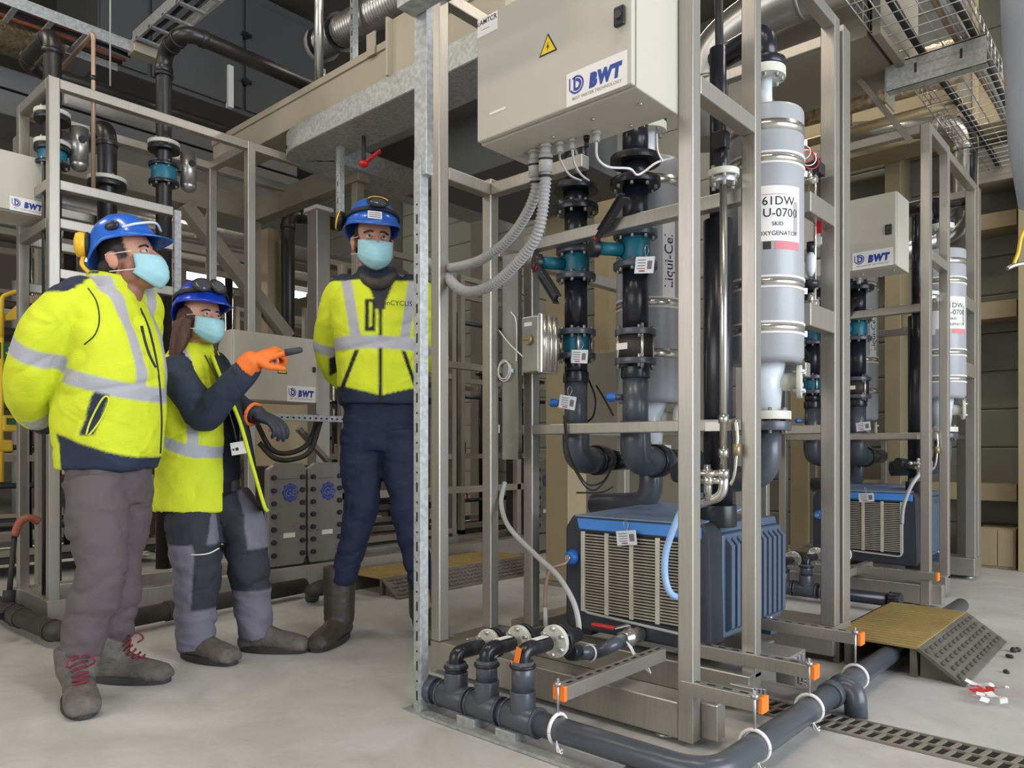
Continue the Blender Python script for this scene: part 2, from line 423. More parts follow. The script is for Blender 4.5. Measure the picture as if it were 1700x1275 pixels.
def hand(mb, w, d, nrm, curl=.5, point=False, s=1.0, thumb=1):
    """palm, four unequal fingers and a thumb; w wrist, d along the palm, nrm palm normal (fingers curl towards it)"""
    d = V(d).normalized(); n = V(nrm); n = (n-d*n.dot(d)).normalized(); l = n.cross(d)*thumb
    w = V(w)
    mb.tube([w-d*.01, w+d*.02*s, w+d*.05*s, w+d*.088*s], 0, 14, [(.026*s, .026*s), (.031*s, .022*s), (.040*s, .019*s), (.038*s, .014*s)]) if False else None
    a0 = w+d*.045*s
    mb.ell(a0, (.052*s, .041*s, .019*s), (d, l, n)); mb.ell(w+d*.012*s, (.032*s, .028*s, .024*s), (d, l, n))
    for i, (off, ln) in enumerate(((.028, .078), (.010, .086), (-.010, .080), (-.028, .064))):
        c = curl*(1.0+.1*i)
        if point and i == 0: c = .08
        if point and i > 0: c = 1.75
        p = w+d*.082*s+l*off*s; dirn = d.copy(); P = [p-d*.02*s, p]; a = c*.55
        for k, f in enumerate((.45, .32, .26)):
            ang = a; q = d*math.cos(ang)+n*math.sin(ang); p = p+q*ln*f*s; P.append(p); a += c*.8
        limb(mb, P, [.0105*s, .0105*s, .0095*s, .0088*s, .0075*s], 10, 4); mb.ell(P[-1], (.0078*s,)*3, nu=8, nv=6)
    b = w+d*.022*s+l*.026*s; e = (d*.6+l*.62+n*.45).normalized(); e2 = (d*.85+l*.1+n*.5).normalized()
    P = [b, b+e*.035*s, b+e*.035*s+e2*.032*s, b+e*.035*s+e2*.055*s]; limb(mb, P, [.016*s, .0135*s, .0115*s, .009*s], 10, 4); mb.ell(P[-1], (.009*s,)*3, nu=8, nv=6)
class Head:
    def __init__(s, c, f, pitch=0, roll=0, k=1.0):
        f = V((f[0], f[1], 0)).normalized(); l = V((-f.y, f.x, 0)); u = V((0, 0, 1))
        f2 = f*math.cos(pitch)+u*math.sin(pitch); u2 = u*math.cos(pitch)-f*math.sin(pitch)
        s.f = f2; s.l = l*math.cos(roll)+u2*math.sin(roll); s.u = u2*math.cos(roll)-l*math.sin(roll); s.c = V(c); s.k = k
    def p(s, a, b, c): return s.c+(s.f*a+s.l*b+s.u*c)*s.k
    def ax(s): return (s.f, s.l, s.u)
    def inv(s, q): d = (V(q)-s.c)/s.k; return d.dot(s.f), d.dot(s.l), d.dot(s.u)
def head_mesh(mb, H, neck, female=False):
    k = H.k; E = lambda a, r: mb.ell(H.p(*a), tuple(q*k for q in r), H.ax(), 20, 14)
    E((-.005, 0, .035), (.098, .076, .098)); E((.030, 0, -.035), (.066, .062, .080)); E((.052, 0, -.080), (.042, .044, .040)); E((.068, 0, -.102), (.026, .026, .020))
    E((.074, 0, .022), (.022, .052, .016)); E((.072, .032, -.035), (.022, .024, .024)); E((.072, -.032, -.035), (.022, .024, .024))
    limb(mb, [H.p(.086, 0, .020), H.p(.103, 0, -.008), H.p(.116, 0, -.034), H.p(.098, 0, -.046)], [.010*k, .0105*k, .0145*k, .012*k], 12, 4)
    for s in (-1, 1): E((.100, s*.013, -.040), (.010, .009, .008)); E((-.012, s*.078, -.012), (.022, .010, .034)); E((-.02, s*.083, .0), (.016, .008, .022)); E((.02, s*.045, -.065), (.04, .02, .03))
    E((.090, 0, -.068), (.014, .024, .007)); E((.088, 0, -.078), (.014, .022, .007))
    limb(mb, [H.p(-.025, 0, -.03), H.p(-.03, 0, -.10), neck], [.052*k, .050*k, .062*k], 20)
def helmet(H, par, mt, fwd=.0, lift=.0, scale=1.0, deep=.03):
    """shell with a short peak; rim dips at the back"""
    n, m = 48, 14; vs = []; k = H.k*scale
    def rim(t):
        c = math.cos(t); pk = max(0, c)**3
        return (.122+.045*pk, .104, .038-.0*c-deep*max(0, -c)+.006*math.sin(t)**2-.012*pk)
    for lay in (0, 1):
        off = .0 if lay == 0 else -.006
        for j in range(m+1):
            q = j/m; ph = q*PI/2
            for i in range(n):
                t = 2*PI*i/n; R = rim(t); c, s = math.cos(t), math.sin(t)
                fx = .126+off; ly = .104+off; hz = .118+off
                g = math.sin(ph)**.9; a = fx*g*c; b = ly*g*s; z0 = R[2]; z = z0+(hz+.045-z0)*math.cos(ph)**1.05*(1 if c > 0 else .98)
                if q > .86 and c > 0: e = (q-.86)/.14; a += .052*e*max(0, c)**2.2; z -= .010*e*max(0, c)**2
                if q > .9: a += .006*(q-.9)/.1*c; b += .006*(q-.9)/.1*s
                rid = .004*math.exp(-(b/.018)**2)*math.sin(ph*2)
                vs.append(H.p((a+fwd)*scale-.006, b*scale, (z+rid+lift)*scale))
    L = (m+1)*n; fs = []
    for j in range(m):
        for i in range(n):
            a, b, c, d = j*n+i, j*n+(i+1) % n, (j+1)*n+(i+1) % n, (j+1)*n+i
            fs.append((a, d, c, b)); fs.append((L+a, L+b, L+c, L+d))
    for i in range(n): a, b = m*n+i, m*n+(i+1) % n; fs.append((a, L+a, L+b, b))
    return obj('helmet', MB().add(vs, fs, True), mt, par)
def helm_pt(H, t, ph, o=0, scale=1.0, fwd=0, lift=0, deep=.03):
    c, s = math.cos(t), math.sin(t); g = math.sin(ph)**.9; z0 = .038-deep*max(0, -c)
    z = z0+(.163-z0)*math.cos(ph)**1.05
    return H.p(((.126+o)*g*c+fwd)*scale-.006, (.104+o)*g*s*scale, (z+lift+o*math.cos(ph))*scale)
def mask(H, par, ear=True):
    n, m = 22, 16; vs = []
    for j in range(m+1):
        v = j/m
        for i in range(n+1):
            u = -1+2*i/n; a = u*1.08
            top = -.023+.012*abs(u)**2-.0*abs(u); bot = -.134+.060*abs(u)**1.6
            zz = top*(1-v)+bot*v
            R = .121+.014*math.sin(PI*min(1, v*1.05))*(1-abs(u)**2)-.010*v-.030*max(0, (v-.78)/.22)**1.5; pl = .0022*((v*5) % 1)*(1-abs(u)**4)
            f = (R+pl)*math.cos(a*.92)+.0; l = .078*math.sin(a)*1.02
            vs.append(H.p(f*.98+.004*(1-abs(u)), l, zz))
    mb = MB(); mb.add(vs, [(j*(n+1)+i, j*(n+1)+i+1, (j+1)*(n+1)+i+1, (j+1)*(n+1)+i) for j in range(m) for i in range(n)], True)
    o = obj('face_mask', mb, M['mask_cloth'], par); s = o.modifiers.new('t', 'SOLIDIFY'); s.thickness = .002
    for sd in (-1, 1):
        for z0, z1 in ((.0, .012), (-.068, -.05)):
            p0 = H.p(.062, sd*.071, z0); p1 = H.p(.01, sd*.084, (z0+z1)/2+.0); p2 = H.p(-.03, sd*.088, z1)
            obj('ear_loop', MB().tube(spline([p0, p1, p2], 6), .0016, 6), M['paper'], o)
    return o
def eyes(H, par):
    for s in (-1, 1):
        e = obj('eye', MB().ell(H.p(.0848, s*.031, .0), (.0112*H.k,)*3, H.ax(), 14, 10), M['eye_white'], par)
        obj('iris', MB().ell(H.p(.0935, s*.030, .001), (.0035*H.k, .0058*H.k, .0058*H.k), H.ax(), 12, 8), M['eye'], e)
        obj('eyebrow', MB().tube(spline([H.p(.096, s*.014, .019), H.p(.096, s*.03, .021), H.p(.084, s*.05, .014)], 5), .0038*H.k, 8), M['hair_dark'], par)
def boot(par, ankle, toe_dir, L, shaft, r, mt, lace=False, foot_h=.0, name='boot'):
    """ankle = point over the heel on the ground; shaft = height"""
    a = V(ankle); d = V((toe_dir[0], toe_dir[1], 0)).normalized(); l = V((-d.y, d.x, 0)); mb = MB(); u = V((0, 0, 1))
    b = thing_part(name, par)
    F = lambda f, s, z: a+d*f+l*s+u*z
    # foot rings along the sole direction
    prof = [(-.08, .034, .030, .05), (-.065, .044, .048, .062), (-.02, .049, .062, .07), (.04, .051, .060, .070), (.09, .054, .050, .058), (L-.15, .057, .042, .050), (L-.105, .054, .038, .044), (L-.08, .038, .026, .036)]
    vs = []; seg = 20
    for f, w_, h_, zc in prof:
        for j in range(seg):
            t = 2*PI*j/seg; vs.append(F(f, w_*math.cos(t), max(.014, zc-.01+h_*math.sin(t))))
    n = len(prof); mb.add(vs, [(i*seg+j, i*seg+(j+1) % seg, (i+1)*seg+(j+1) % seg, (i+1)*seg+j) for i in range(n-1) for j in range(seg)], True)
    mb.f.append(list(range(seg))[::-1]); mb.f.append(list(range((n-1)*seg, n*seg))); mb.s += [False, False]
    limb(mb, [F(-.01, 0, .05), F(-.008, 0, .11), F(-.012, 0, shaft)], [(.052, .046), (r, r), (r*1.08, r*1.08)], 20)
    up = fit(name, mb, .006, mt, par, 4, .0015, 30)
    so = MB(); ring = []
    for i in range(36):
        t = 2*PI*i/36; c, s = math.cos(t), math.sin(t); f = (L/2)*c*(1 if abs(c) < .98 else 1)+L/2-.080; wd = .053+.006*math.sin((f+.08)/L*PI*1.2-.5)
        sg = abs(s)**.7*(1 if s > 0 else -1); ring.append(F(f, wd*sg, .001))
    so.prism(ring, (0, 0, .028)); obj('sole', so, M['sole'], up, .004)
    if lace:
        for f, z in ((.122, .092), (.104, .101), (.086, .112), (.072, .128), (.066, .146), (.064, .164), (.063, .180)):
            w_ = .024
            obj('lace', MB().tube(spline([F(f-.008, -w_, z-.006), F(f+.004, 0, z+.006), F(f-.008, w_, z+.004)], 4), .0042, 6), M['lace_red'], up)
        for s in (-1, 1): obj('lace', MB().tube(spline([F(.068, 0, .172), F(.085, s*.025, .178), F(.098, s*.042, .155), F(.082, s*.028, .14)], 5), .0034, 6), M['lace_red'], up)
    return up
def thing_part(name, par): return None
LIME = (.66, .74, .02, 1); NAVY = srgb(34, 44, 66); SILV = srgb(176, 174, 180); BLK = srgb(26, 28, 32); SEAM = srgb(120, 150, 20)
def person(label, px, py, d):
    o = thing('person', label, 'person', (0, 0, 0), 'site workers in safety clothing')
    g = at(px, py, d=d); o.location = (g.x, g.y, 0); o.rotation_euler = (0, 0, THETA); ORG[o.name] = V((0, 0, 0))
    rx = (px-850)/FPX*d
    return o, lambda a, b, dd=0: V(((a-850)/FPX*(d+dd)-rx, dd, .88-(b-HZ)/FPX*(d+dd)))
def seg_dist(p, a, b):
    ab = b-a; t = max(0, min(1, (p-a).dot(ab)/ab.length_squared)); return (p-a-ab*t).length, t
def arm_t(p, J):
    """nearest distance to the arm chain and place along it (0 shoulder, 1 elbow, 2 wrist)"""
    best = (9, 0)
    for i in range(len(J)-1):
        q, t = seg_dist(p, J[i], J[i+1])
        if q < best[0]: best = (q, i+t)
    return best
from mathutils.bvhtree import BVHTree
class Skin:
    """finds points on a finished garment for trims that lie on it"""
    def __init__(s, o, px, d): s.b = BVHTree.FromPolygons([v.co for v in o.data.vertices], [p.vertices for p in o.data.polygons]); s.c = V((-(px-850)/FPX*d, -d, .88))
    def on(s, a, b, k=.0015):
        r = V(((a-850)/FPX, 1, (HZ-b)/FPX)).normalized(); h = s.b.ray_cast(s.c, r)
        return None if h[0] is None else h[0]-r*k
    def line(s, pts, n=6, k=.0015): return [q for q in (s.on(p.x, p.y, k) for p in spline([V((a, b, 0)) for a, b in pts], n)) if q is not None]
def skin_paint(base, H, beard=0):
    bc = srgb(*base)
    def f(p, n):
        a, b, c = H.inv(p); k = 0
        if beard and c < -.028 and a > -.02 and c > -.16: k = beard*min(1, (-.028-c)/.02)
        earz = abs(b) > .079 and abs(c) < .05
        if beard and not earz and ((c > -.012 and a < .040) or (c > -.10 and a < -.035)): return [.030, .020, .016, 1]      # cropped dark hair below the helmet
        if beard and not earz and a < .062 and -.05 < c <= -.012 and a > -.03: k = max(k, beard*.8)
        ear = .12 if abs(b) > .074 and abs(c) < .05 else 0
        nose = .10 if a > .10 else 0
        return [bc[0]*(1-.55*k)+ear*.1, bc[1]*(1-.6*k)-nose*.06-ear*.08, bc[2]*(1-.6*k)-nose*.05-ear*.06, 1]
    return f
def body_under(mb, nk, shL, elL, wrL, shR, elR, wrR, hip, side, kneeL, ankL, kneeR, ankR, s=1.0):
    """slim continuous body below the clothes"""
    s *= .9
    hip = V(hip); side = V(side); nk = V(nk)
    torso(mb, [(hip-V((0, 0, .06)), .13*s, .09*s, side), (hip+V((0, 0, .1)), .125*s, .085*s, side), ((hip+nk)/2, .14*s, .09*s, side), (hip*.2+nk*.8, .15*s, .09*s, side), (nk-V((0, 0, .02)), .06*s, .055*s, side)])
    for A in ((shL, elL, wrL), (shR, elR, wrR)): limb(mb, [nk*.4+V(A[0])*.6-V((0, 0, .03)), A[0], A[1], A[2]], [.05*s, .05*s, .038*s, .026*s], 14)
    for k_, a_, sg in ((kneeL, ankL, 1), (kneeR, ankR, -1)): limb(mb, [hip+side*(-.085*s*sg), k_, a_], [.075*s, .05*s, .036*s], 16)
# ---- first worker, nearest, looking up to the right, hands behind his back
P1, J = person('bearded worker in lime jacket and grey trousers, hands behind his back', 172, 1150, 2.75)
F1 = V((.985, -.17, 0)).normalized(); SD = V((F1.y, -F1.x, 0))          # SD: his right side, towards the viewer
H1 = Head(J(214, 434), (.99, -.14), .30, 0, 1.0)
nk = J(190, 492, 0); hip = J(182, 790, .02)
shR = J(110, 520, -.17); elR = J(46, 632, -.14); wrR = J(98, 690, .16); shL = J(236, 522, .17); elL = J(225, 640, .30); wrL = J(158, 690, .24)
knR, anR = J(168, 945, -.10), J(131, 1120, -.12); knL, anL = J(200, 930, .10), J(188, 1090, .12)
b = MB(); head_mesh(b, H1, nk-V((0, 0, .05))); body_under(b, nk, shL, elL, wrL, shR, elR, wrR, hip, SD, knL, anL, knR, anR)
hand(b, wrR, (.95, .25, .05), (.3, .9, 0), .6); hand(b, wrL, (-.9, -.05, -.1), (.2, .9, .1), .6)
fit('body', b, .0055, M['skin'], P1, 3, 0, 9, skin_paint((206, 150, 124), H1, .9)); eyes(H1, P1)
j = MB()
torso(j, [(J(178, 778, .02), .155, .16, SD), (J(180, 745, .02), .165, .17, SD), (J(182, 690, .01), .175, .178, SD), (J(182, 620, .0), .185, .175, SD), (J(180, 560, 0), .20, .150, SD), (J(176, 518, 0), .185, .125, SD), (J(184, 496, 0), .12, .095, SD), (J(190, 478, 0), .078, .078, SD)])
AR = [J(120, 508, -.13), J(72, 562, -.175), elR, wrR]; AL = [J(232, 510, .14), shL, elL, wrL]
limb(j, [J(150, 492, -.07), AR[0], AR[1], AR[2], J(52, 676, -.02), J(80, 700, .09)], [.07, .085, .085, .075, .062, .05]); limb(j, [J(215, 500, .1), AL[0], AL[2], AL[3]], [.07, .08, .07, .05])
# stand collar
cl = [J(188, 482, 0)+V((math.cos(t)*.078, math.sin(t)*.070, .0)) for t in [2*PI*i/20 for i in range(21)]]
torso(j, [(J(190, 496, 0), .088, .088, SD), (J(192, 474, 0), .080, .084, SD), (J(193, 458, 0), .076, .080, SD)])
c1 = J(180, 620, 0)
def paint1(p, n):
    q, t = arm_t(p, AR); ql, tl = arm_t(p, AL); z = p.z; lat = (p-c1).dot(SD); fr = (p-c1).dot(F1); img = 850+FPX*(p.x+(172-850)/FPX*2.75)/(2.75+p.y); iy = HZ-FPX*(z-.88)/(2.75+p.y)
    if q < .115 and (lat > .135 or t > 1.6) and t > .35:
        if 1.12 < t+.0 < 1.46: return [*SILV]
        if 2.42 < t < 2.62: return [*SILV]
        if t >= 2.62: return [*NAVY]
        return [*LIME]
    if ql < .10 and tl > 1.0 and lat < -.12:
        return [*SILV] if 1.2 < tl < 1.5 else [*LIME]
    s_ = z-(1.128-.27*fr)
    if abs(s_) < .028: return [*SILV]
    if s_ > 0 and z < 1.50 and .050 < lat-.10*(z-1.3) < .098 and fr > -.02: return [*SILV]
    if s_ > 0 and z < 1.50 and -.13 < lat < -.085 and fr > -.02: return [*SILV]
    hem = .895+.10*max(0, .14-fr)*1.0 if fr > -.06 else 0
    if fr > -.085 and z < .850+.36*max(0, .16-fr): return [*NAVY]
    pk = (lat-.085)-(z-1.02)*-.34
    if abs(fr-.075-(z-1.02)*.42) < .026 and lat > .04 and .93 < z < 1.10 and s_ < -.02: return [*NAVY]
    if z > 1.415 and n.z > .35 and lat > .07 and fr < .02: return [*NAVY]
    return [*LIME]
jk = fit('jacket', j, .006, M['cloth'], P1, 4, .013, 7.5, paint1, (1, 1, .75))
SK = Skin(jk, 172, 2.75)
def trim(nm, o, S_, pts, r, mt, n=6, k=.0015):
    q = S_.line(pts, n, k)
    if len(q) > 3: return obj(nm, MB().tube(q, r, 6), mt, o)
mk('lime_trim', (214, 224, 60), .6, 0, .05); mk('navy_trim', (34, 40, 58), .7, 0, .05)
trim('main_zip', jk, SK, [(233, 512), (247, 545), (258, 590), (265, 640), (268, 700), (266, 752)], .0045, M['navy_trim'])
trim('chest_pocket_zip', jk, SK, [(235, 541), (240, 565), (248, 590), (258, 610)], .0055, M['navy_trim'])
trim('pocket_zip', jk, SK, [(143, 722), (149, 702), (162, 675), (172, 660), (179, 659), (180, 668), (172, 688), (158, 710), (146, 724)], .0032, M['lime_trim'], 4)
trim('sleeve_seam', jk, SK, [(146, 478), (160, 500), (165, 530), (158, 555), (140, 572)], .0022, M['navy_trim'])
po = [c1+F1*(.075+(z-1.02)*.42+dx)+SD*(.148+.01)+V((0, 0, z-c1.z)) for z, dx in ((.95, 0), (1.03, -.008), (1.11, 0), (1.03, .010), (.95, 0))]
tr = MB(); torso(tr, [(hip+V((0, 0, -.10)), .135, .115, SD), (hip, .15, .125, SD), (hip+V((0, 0, .08)), .15, .12, SD)])
limb(tr, [J(158, 800, -.06), J(163, 870, -.09), knR, J(146, 1030, -.11), J(133, 1086, -.12)], [.105, .098, .082, .076, .064]); limb(tr, [J(205, 800, .07), J(206, 870, .09), knL, J(196, 1010, .11), J(189, 1066, .12)], [.10, .092, .076, .070, .060])
TP = srgb(92, 82, 84)
fit('trousers', tr, .007, M['cloth'], P1, 3, .011, 9, lambda p, n: [*TP], (1, 1, 1.6))
def gr(a, b): q = J(a, b, 0); return q
def foot(Jf, a, b, d0):
    dd = .88*FPX/(b-HZ)-d0; q = Jf(a, b, dd); return V((q.x, q.y, 0))
boot(P1, foot(J, 130, 1164, 2.75), (.42, -.62), .31, .19, .070, M['boot_grey'], True); boot(P1, foot(J, 187, 1130, 2.75), (.97, -.10), .31, .19, .067, M['boot_grey'], True)
hl = helmet(H1, P1, M['helmet_blue'], -.004, .006, 1.04, .045)
# ear defender parked on the helmet, lamp clip, clear visor edge
e0 = helm_pt(H1, -2.45, 1.15, .012, 1.04); dn = (e0-H1.p(0, 0, .05)).normalized()
em = obj('ear_defender', MB().lathe([(.030, -.012), (.043, -.008), (.046, .010), (.040, .024), (.022, .030)], e0, dn, 24), M['ear_yellow'], hl); obj('cup_pad', MB().lathe([(.036, -.022), (.047, -.016), (.047, -.008), (.036, -.006)], e0, dn, 24), M['black_rubber'], hl)
ct_ = MB().tube(spline([e0+dn*.008-H1.u*.04, e0+dn*.012-H1.u*.075-H1.f*.012, H1.p(-.095, -.07, -.05), H1.p(-.07, -.085, -.062)], 6), .008, 8); obj('head_band', ct_, M['ear_yellow'], hl)
g0 = helm_pt(H1, -1.25, 1.12, .004, 1.04); obj('lamp_clip', MB().ell(g0, (.028, .012, .018), (H1.f, H1.l, H1.u)), M['black_plastic'], hl)
obj('visor_edge', MB().tube(spline([helm_pt(H1, -1.0, 1.25, .008, 1.04), helm_pt(H1, -.6, 1.25, .02, 1.04), helm_pt(H1, -.1, 1.22, .03, 1.04), helm_pt(H1, .4, 1.24, .02, 1.04)], 6), .0045, 8), M['clear_plastic'], hl)
mask(H1, P1)
hr = MB(); hr.ell(H1.p(-.052, 0, -.012), (.064, .070, .058), H1.ax(), 20, 14); obj('hair', hr, M['hair_dark'], P1)
# ---- second worker, pointing
P2, J = person('shorter worker with long brown hair pointing with an orange glove', 375, 1085, 3.25)
F2 = V((.74, -.67, 0)).normalized(); SD = V((F2.y, -F2.x, 0))
H2 = Head(J(335, 531), (.80, -.60), .12, -.05, .92)
nk = J(323, 596, .02); hip = J(345, 830, .03)
shR = J(292, 618, -.09); elR = J(345, 676, -.20); wrR = J(420, 598, -.30); shL = J(358, 610, .14); elL = J(388, 668, .10); wrL = J(426, 688, .0)
knR, anR = J(328, 950, -.10), J(328, 1075, -.08); knL, anL = J(412, 930, .0), J(425, 1058, .04)
b = MB(); head_mesh(b, H2, nk-V((0, 0, .04)), True); body_under(b, nk, shL, elL, wrL, shR, elR, wrR, hip, SD, knL, anL, knR, anR, .85)
hand(b, wrR, (.75, .1, .28), (.2, .6, -.8), .4, True, .85); hand(b, wrL, (.8, -.3, -.3), (-.2, .3, -.9), .6, False, .85, -1)
fit('body', b, .0055, M['skin'], P2, 3, 0, 9, skin_paint((214, 160, 138), H2, 0)); eyes(H2, P2)
# dark sleeves and jumper
j = MB(); torso(j, [(J(350, 800, .03), .125, .10, SD), (J(345, 720, .02), .13, .105, SD), (J(332, 640, .02), .145, .105, SD), (J(326, 608, .02), .12, .085, SD), (J(322, 585, .02), .062, .062, SD)])
limb(j, [J(312, 605, -.03), J(296, 622, -.10), J(315, 655, -.18), elR+V((-.01, 0, -.03)), J(385, 640, -.27), J(418, 604, -.30)], [.06, .072, .072, .068, .055, .045]); limb(j, [J(345, 612, .1), shL, elL, J(422, 686, .01)], [.06, .066, .055, .042])
fit('jumper', j, .006, M['cloth'], P2, 4, .009, 10, lambda p, n: [*(srgb(44, 52, 72))])
# sleeveless waistcoat, open at the front: two shells
j = MB(); torso(j, [(J(326, 846, .0), .165, .15, SD), (J(328, 800, .0), .165, .148, SD), (J(330, 730, .0), .16, .14, SD), (J(330, 660, .0), .165, .13, SD), (J(324, 612, .01), .15, .105, SD), (J(320, 590, .02), .10, .085, SD), (J(322, 574, .03), .075, .075, SD)])
V2 = fit('waistcoat', j, .006, M['cloth'], P2, 4, .010, 9)
import bmesh
def open_front(o, side, fwd, c, wd0, wd1, z0, z1, arm=None):
    """cut the front opening and arm holes, leave a shell"""
    bm = bmesh.new(); bm.from_mesh(o.data); dele = []
    for f in bm.faces:
        p = f.calc_center_median(); lat = (p-c).dot(side); fr = (p-c).dot(fwd); t = (p.z-z0)/(z1-z0); w = wd0*(1-t)+wd1*t
        cut = fr > .0 and abs(lat+.09+.0*t) < w
        cut = cut or f.normal.z < -.6 and p.z < z0+.03 or f.normal.z > .8 and p.z > z1+.22
        if arm and any((p-a).length < r for a, r in arm): cut = True
        if cut: dele.append(f)
    bmesh.ops.delete(bm, geom=dele, context='FACES'); bm.to_mesh(o.data); bm.free()
    s = o.modifiers.new('t', 'SOLIDIFY'); s.thickness = .006; s.offset = 1
c2 = J(330, 720, .0); zb, zt = c2.z-.33, c2.z+.14
open_front(V2, SD, F2, c2, .06, .045, J(0, 846).z, J(0, 590).z-.05, [(shR+V((.0, 0, -.01)), .085), (J(310, 640, -.14), .06), (shL, .09)])
ca = V2.data.color_attributes.new('Col', 'FLOAT_COLOR', 'POINT'); out = []
for v in V2.data.vertices:
    p = v.co; lat = (p-c2).dot(SD); fr = (p-c2).dot(F2); z = p.z-c2.z; col = LIME
    if abs(z+.02+.42*fr) < .026: col = SILV
    elif z > -.02-.42*fr and abs(lat-.085) < .021 and fr > -.06: col = SILV
    elif z > -.02-.42*fr and abs(lat+.125) < .02 and fr > -.06: col = SILV
    out += [*col]
ca.data.foreach_set('color', out)
S2 = Skin(V2, 375, 3.25)
trim('pocket_seam', V2, S2, [(316, 755), (311, 790), (301, 822)], .0028, M['lime_trim'])
q3 = [S2.on(a, b, .002) for a, b in ((290, 838), (301, 838), (296, 829))]
if None not in q3: obj('triangle_mark', MB().prism(q3, (0, -.001, 0)), M['print_black'], V2)
# open right-hand front panel, dark lining outwards
fl = MB(); A = [J(352, 590, -.08), J(372, 640, -.16), J(398, 700, -.17), J(418, 770, -.16), J(438, 838, -.12), J(444, 848, -.10)]; B = [J(372, 590, .05), J(395, 640, .02), J(412, 700, .02), J(425, 770, .02), J(434, 838, .02), J(438, 846, .02)]
P_ = spline(A, 4); Q_ = spline(B, 4); n = len(P_); fl.add(P_+Q_, [(i, i+1, n+i+1, n+i) for i in range(n-1)], True)
o = obj('front_panel', fl, M['cloth'], P2, 0, 'dark lining of the open front panel'); s = o.modifiers.new('t', 'SOLIDIFY'); s.thickness = .008
ca = o.data.color_attributes.new('Col', 'FLOAT_COLOR', 'POINT'); ca.data.foreach_set('color', [c for _ in o.data.vertices for c in srgb(30, 42, 50)])
ed = obj('panel_edge', MB().tube(P_, .008, 8), M['cloth'], o); ca = ed.data.color_attributes.new('Col', 'FLOAT_COLOR', 'POINT'); ca.data.foreach_set('color', [c for _ in ed.data.vertices for c in LIME])
# lanyard with card
q = J(396, 744, -.165); bd = obj('badge_card', MB().ob(q, (V((.97, -.1, .16)), V((-.16, 0, 1)), V((0, 1, 0))), (.066, .052, .003)), M['paper'], P2, .001)
obj('badge_print', MB().ob(q+V((-.005, -.002, -.004)), ((1, 0, .1), (-.1, 0, 1), (0, 1, 0)), (.012, .012, .001)).ob(q+V((-.02, -.002, -.006)), ((1, 0, .1), (-.1, 0, 1), (0, 1, 0)), (.007, .007, .001)), M['print_black'], bd)
obj('lanyard', MB().tube(spline([J(340, 590, -.10), J(365, 640, -.19), J(385, 700, -.18), J(393, 732, -.168)], 6), .003, 6), M['black_plastic'], P2)
tr = MB(); torso(tr, [(hip+V((0, 0, -.10)), .125, .105, SD), (hip, .14, .11, SD), (hip+V((0, 0, .09)), .135, .11, SD)])
limb(tr, [J(318, 850, -.06), J(322, 900, -.09), knR, J(325, 1020, -.09), J(324, 1074, -.08)], [.105, .105, .094, .082, .078]); limb(tr, [J(378, 830, .03), J(402, 870, .02), knL, J(420, 1010, .03), J(424, 1056, .04)], [.10, .098, .085, .074, .070])
GRY = srgb(116, 112, 124); BK2 = srgb(46, 48, 56)
def paint2(p, n):
    q, t = arm_t(p, [J(318, 850, -.06), knR, J(324, 1086, -.08)]); q2, t2 = arm_t(p, [J(378, 830, .03), knL, J(424, 1070, .04)])
    z = p.z; fr = (p-(knR if q < q2 else knL)).dot(F2); lat = (p-(knR if q < q2 else knL)).dot(SD)
    if q < q2:
        if .49 > z > .22 and lat < .055: return [*BK2]
        if z > .49 and z < .74 and lat > -.03-(z-.6)*.3: return [*BK2]
        return [*GRY]
    if .46 > z > .28: return [*BK2]
    if z >= .28 and lat > .045: return [*BK2]
    return [*GRY]
tr2 = fit('trousers', tr, .007, M['cloth'], P2, 3, .011, 9, paint2, (1, 1, 1.5))
obj('hem_seam', MB().tube(spline([J(290, 915, -.16), J(318, 921, -.20), J(345, 919, -.19), J(364, 910, -.14)], 5), .003, 6), M['paper'], tr2)
boot(P2, foot(J, 326, 1093, 3.25), (.88, -.46), .31, .10, .056, M['boot_grey'], False, name='shoe'); boot(P2, foot(J, 428, 1080, 3.25), (.99, -.12), .31, .10, .056, M['boot_grey'], False, name='shoe')
# gloves
g = MB(); hand(g, wrR, (.75, .1, .28), (.2, .6, -.8), .4, True, 1.12); limb(g, [J(408, 612, -.295), J(420, 600, -.30), wrR+V((.02, 0, .01))], [.050, .046, .034], 16)
gl = fit('glove', g, .0045, M['glove_orange'], P2, 2)
tipw = wrR+V((.75, .1, .28)).normalized()*.092*1.12; dd_ = V((.75, .1, .28)).normalized(); nn = V((.2, .6, -.8)); nn = (nn-dd_*nn.dot(dd_)).normalized(); ll = nn.cross(dd_)
tp = tipw+ll*.028*1.12; obj('fingertip_coat', MB().tube([tp+dd_*.025, tp+dd_*.05+nn*.004, tp+dd_*.085+nn*.010, tp+dd_*.092+nn*.012], 0, 12, [.0135, .0135, .0115, .006]), M['glove_dark'], gl)
g = MB(); hand(g, wrL, (.8, -.3, -.3), (-.2, .3, -.9), .7, False, 1.15, -1); limb(g, [J(414, 684, .02), J(426, 688, .01), wrL+V((.02, 0, -.005))], [.048, .044, .034], 16)
gl = fit('glove', g, .0045, M['glove_dark'], P2, 2); obj('glove_cuff', MB().torus(wrL+V((-.012, -.01, 0)), (.8, -.3, -.3), .047, .008, 20, 8), M['glove_orange'], gl)
hl = helmet(H2, P2, M['helmet_dark_blue'], -.004, .008, 1.12, .045)
gp = [helm_pt(H2, t, 1.10 if abs(t) > .6 else 1.06, .008, 1.12) for t in [(-2.9+5.8*i/24) for i in range(25)]]; obj('goggle_strap', MB().tube(gp, 0, 8, [(.004, .012)]*25), M['black_rubber'], hl)
gg = []
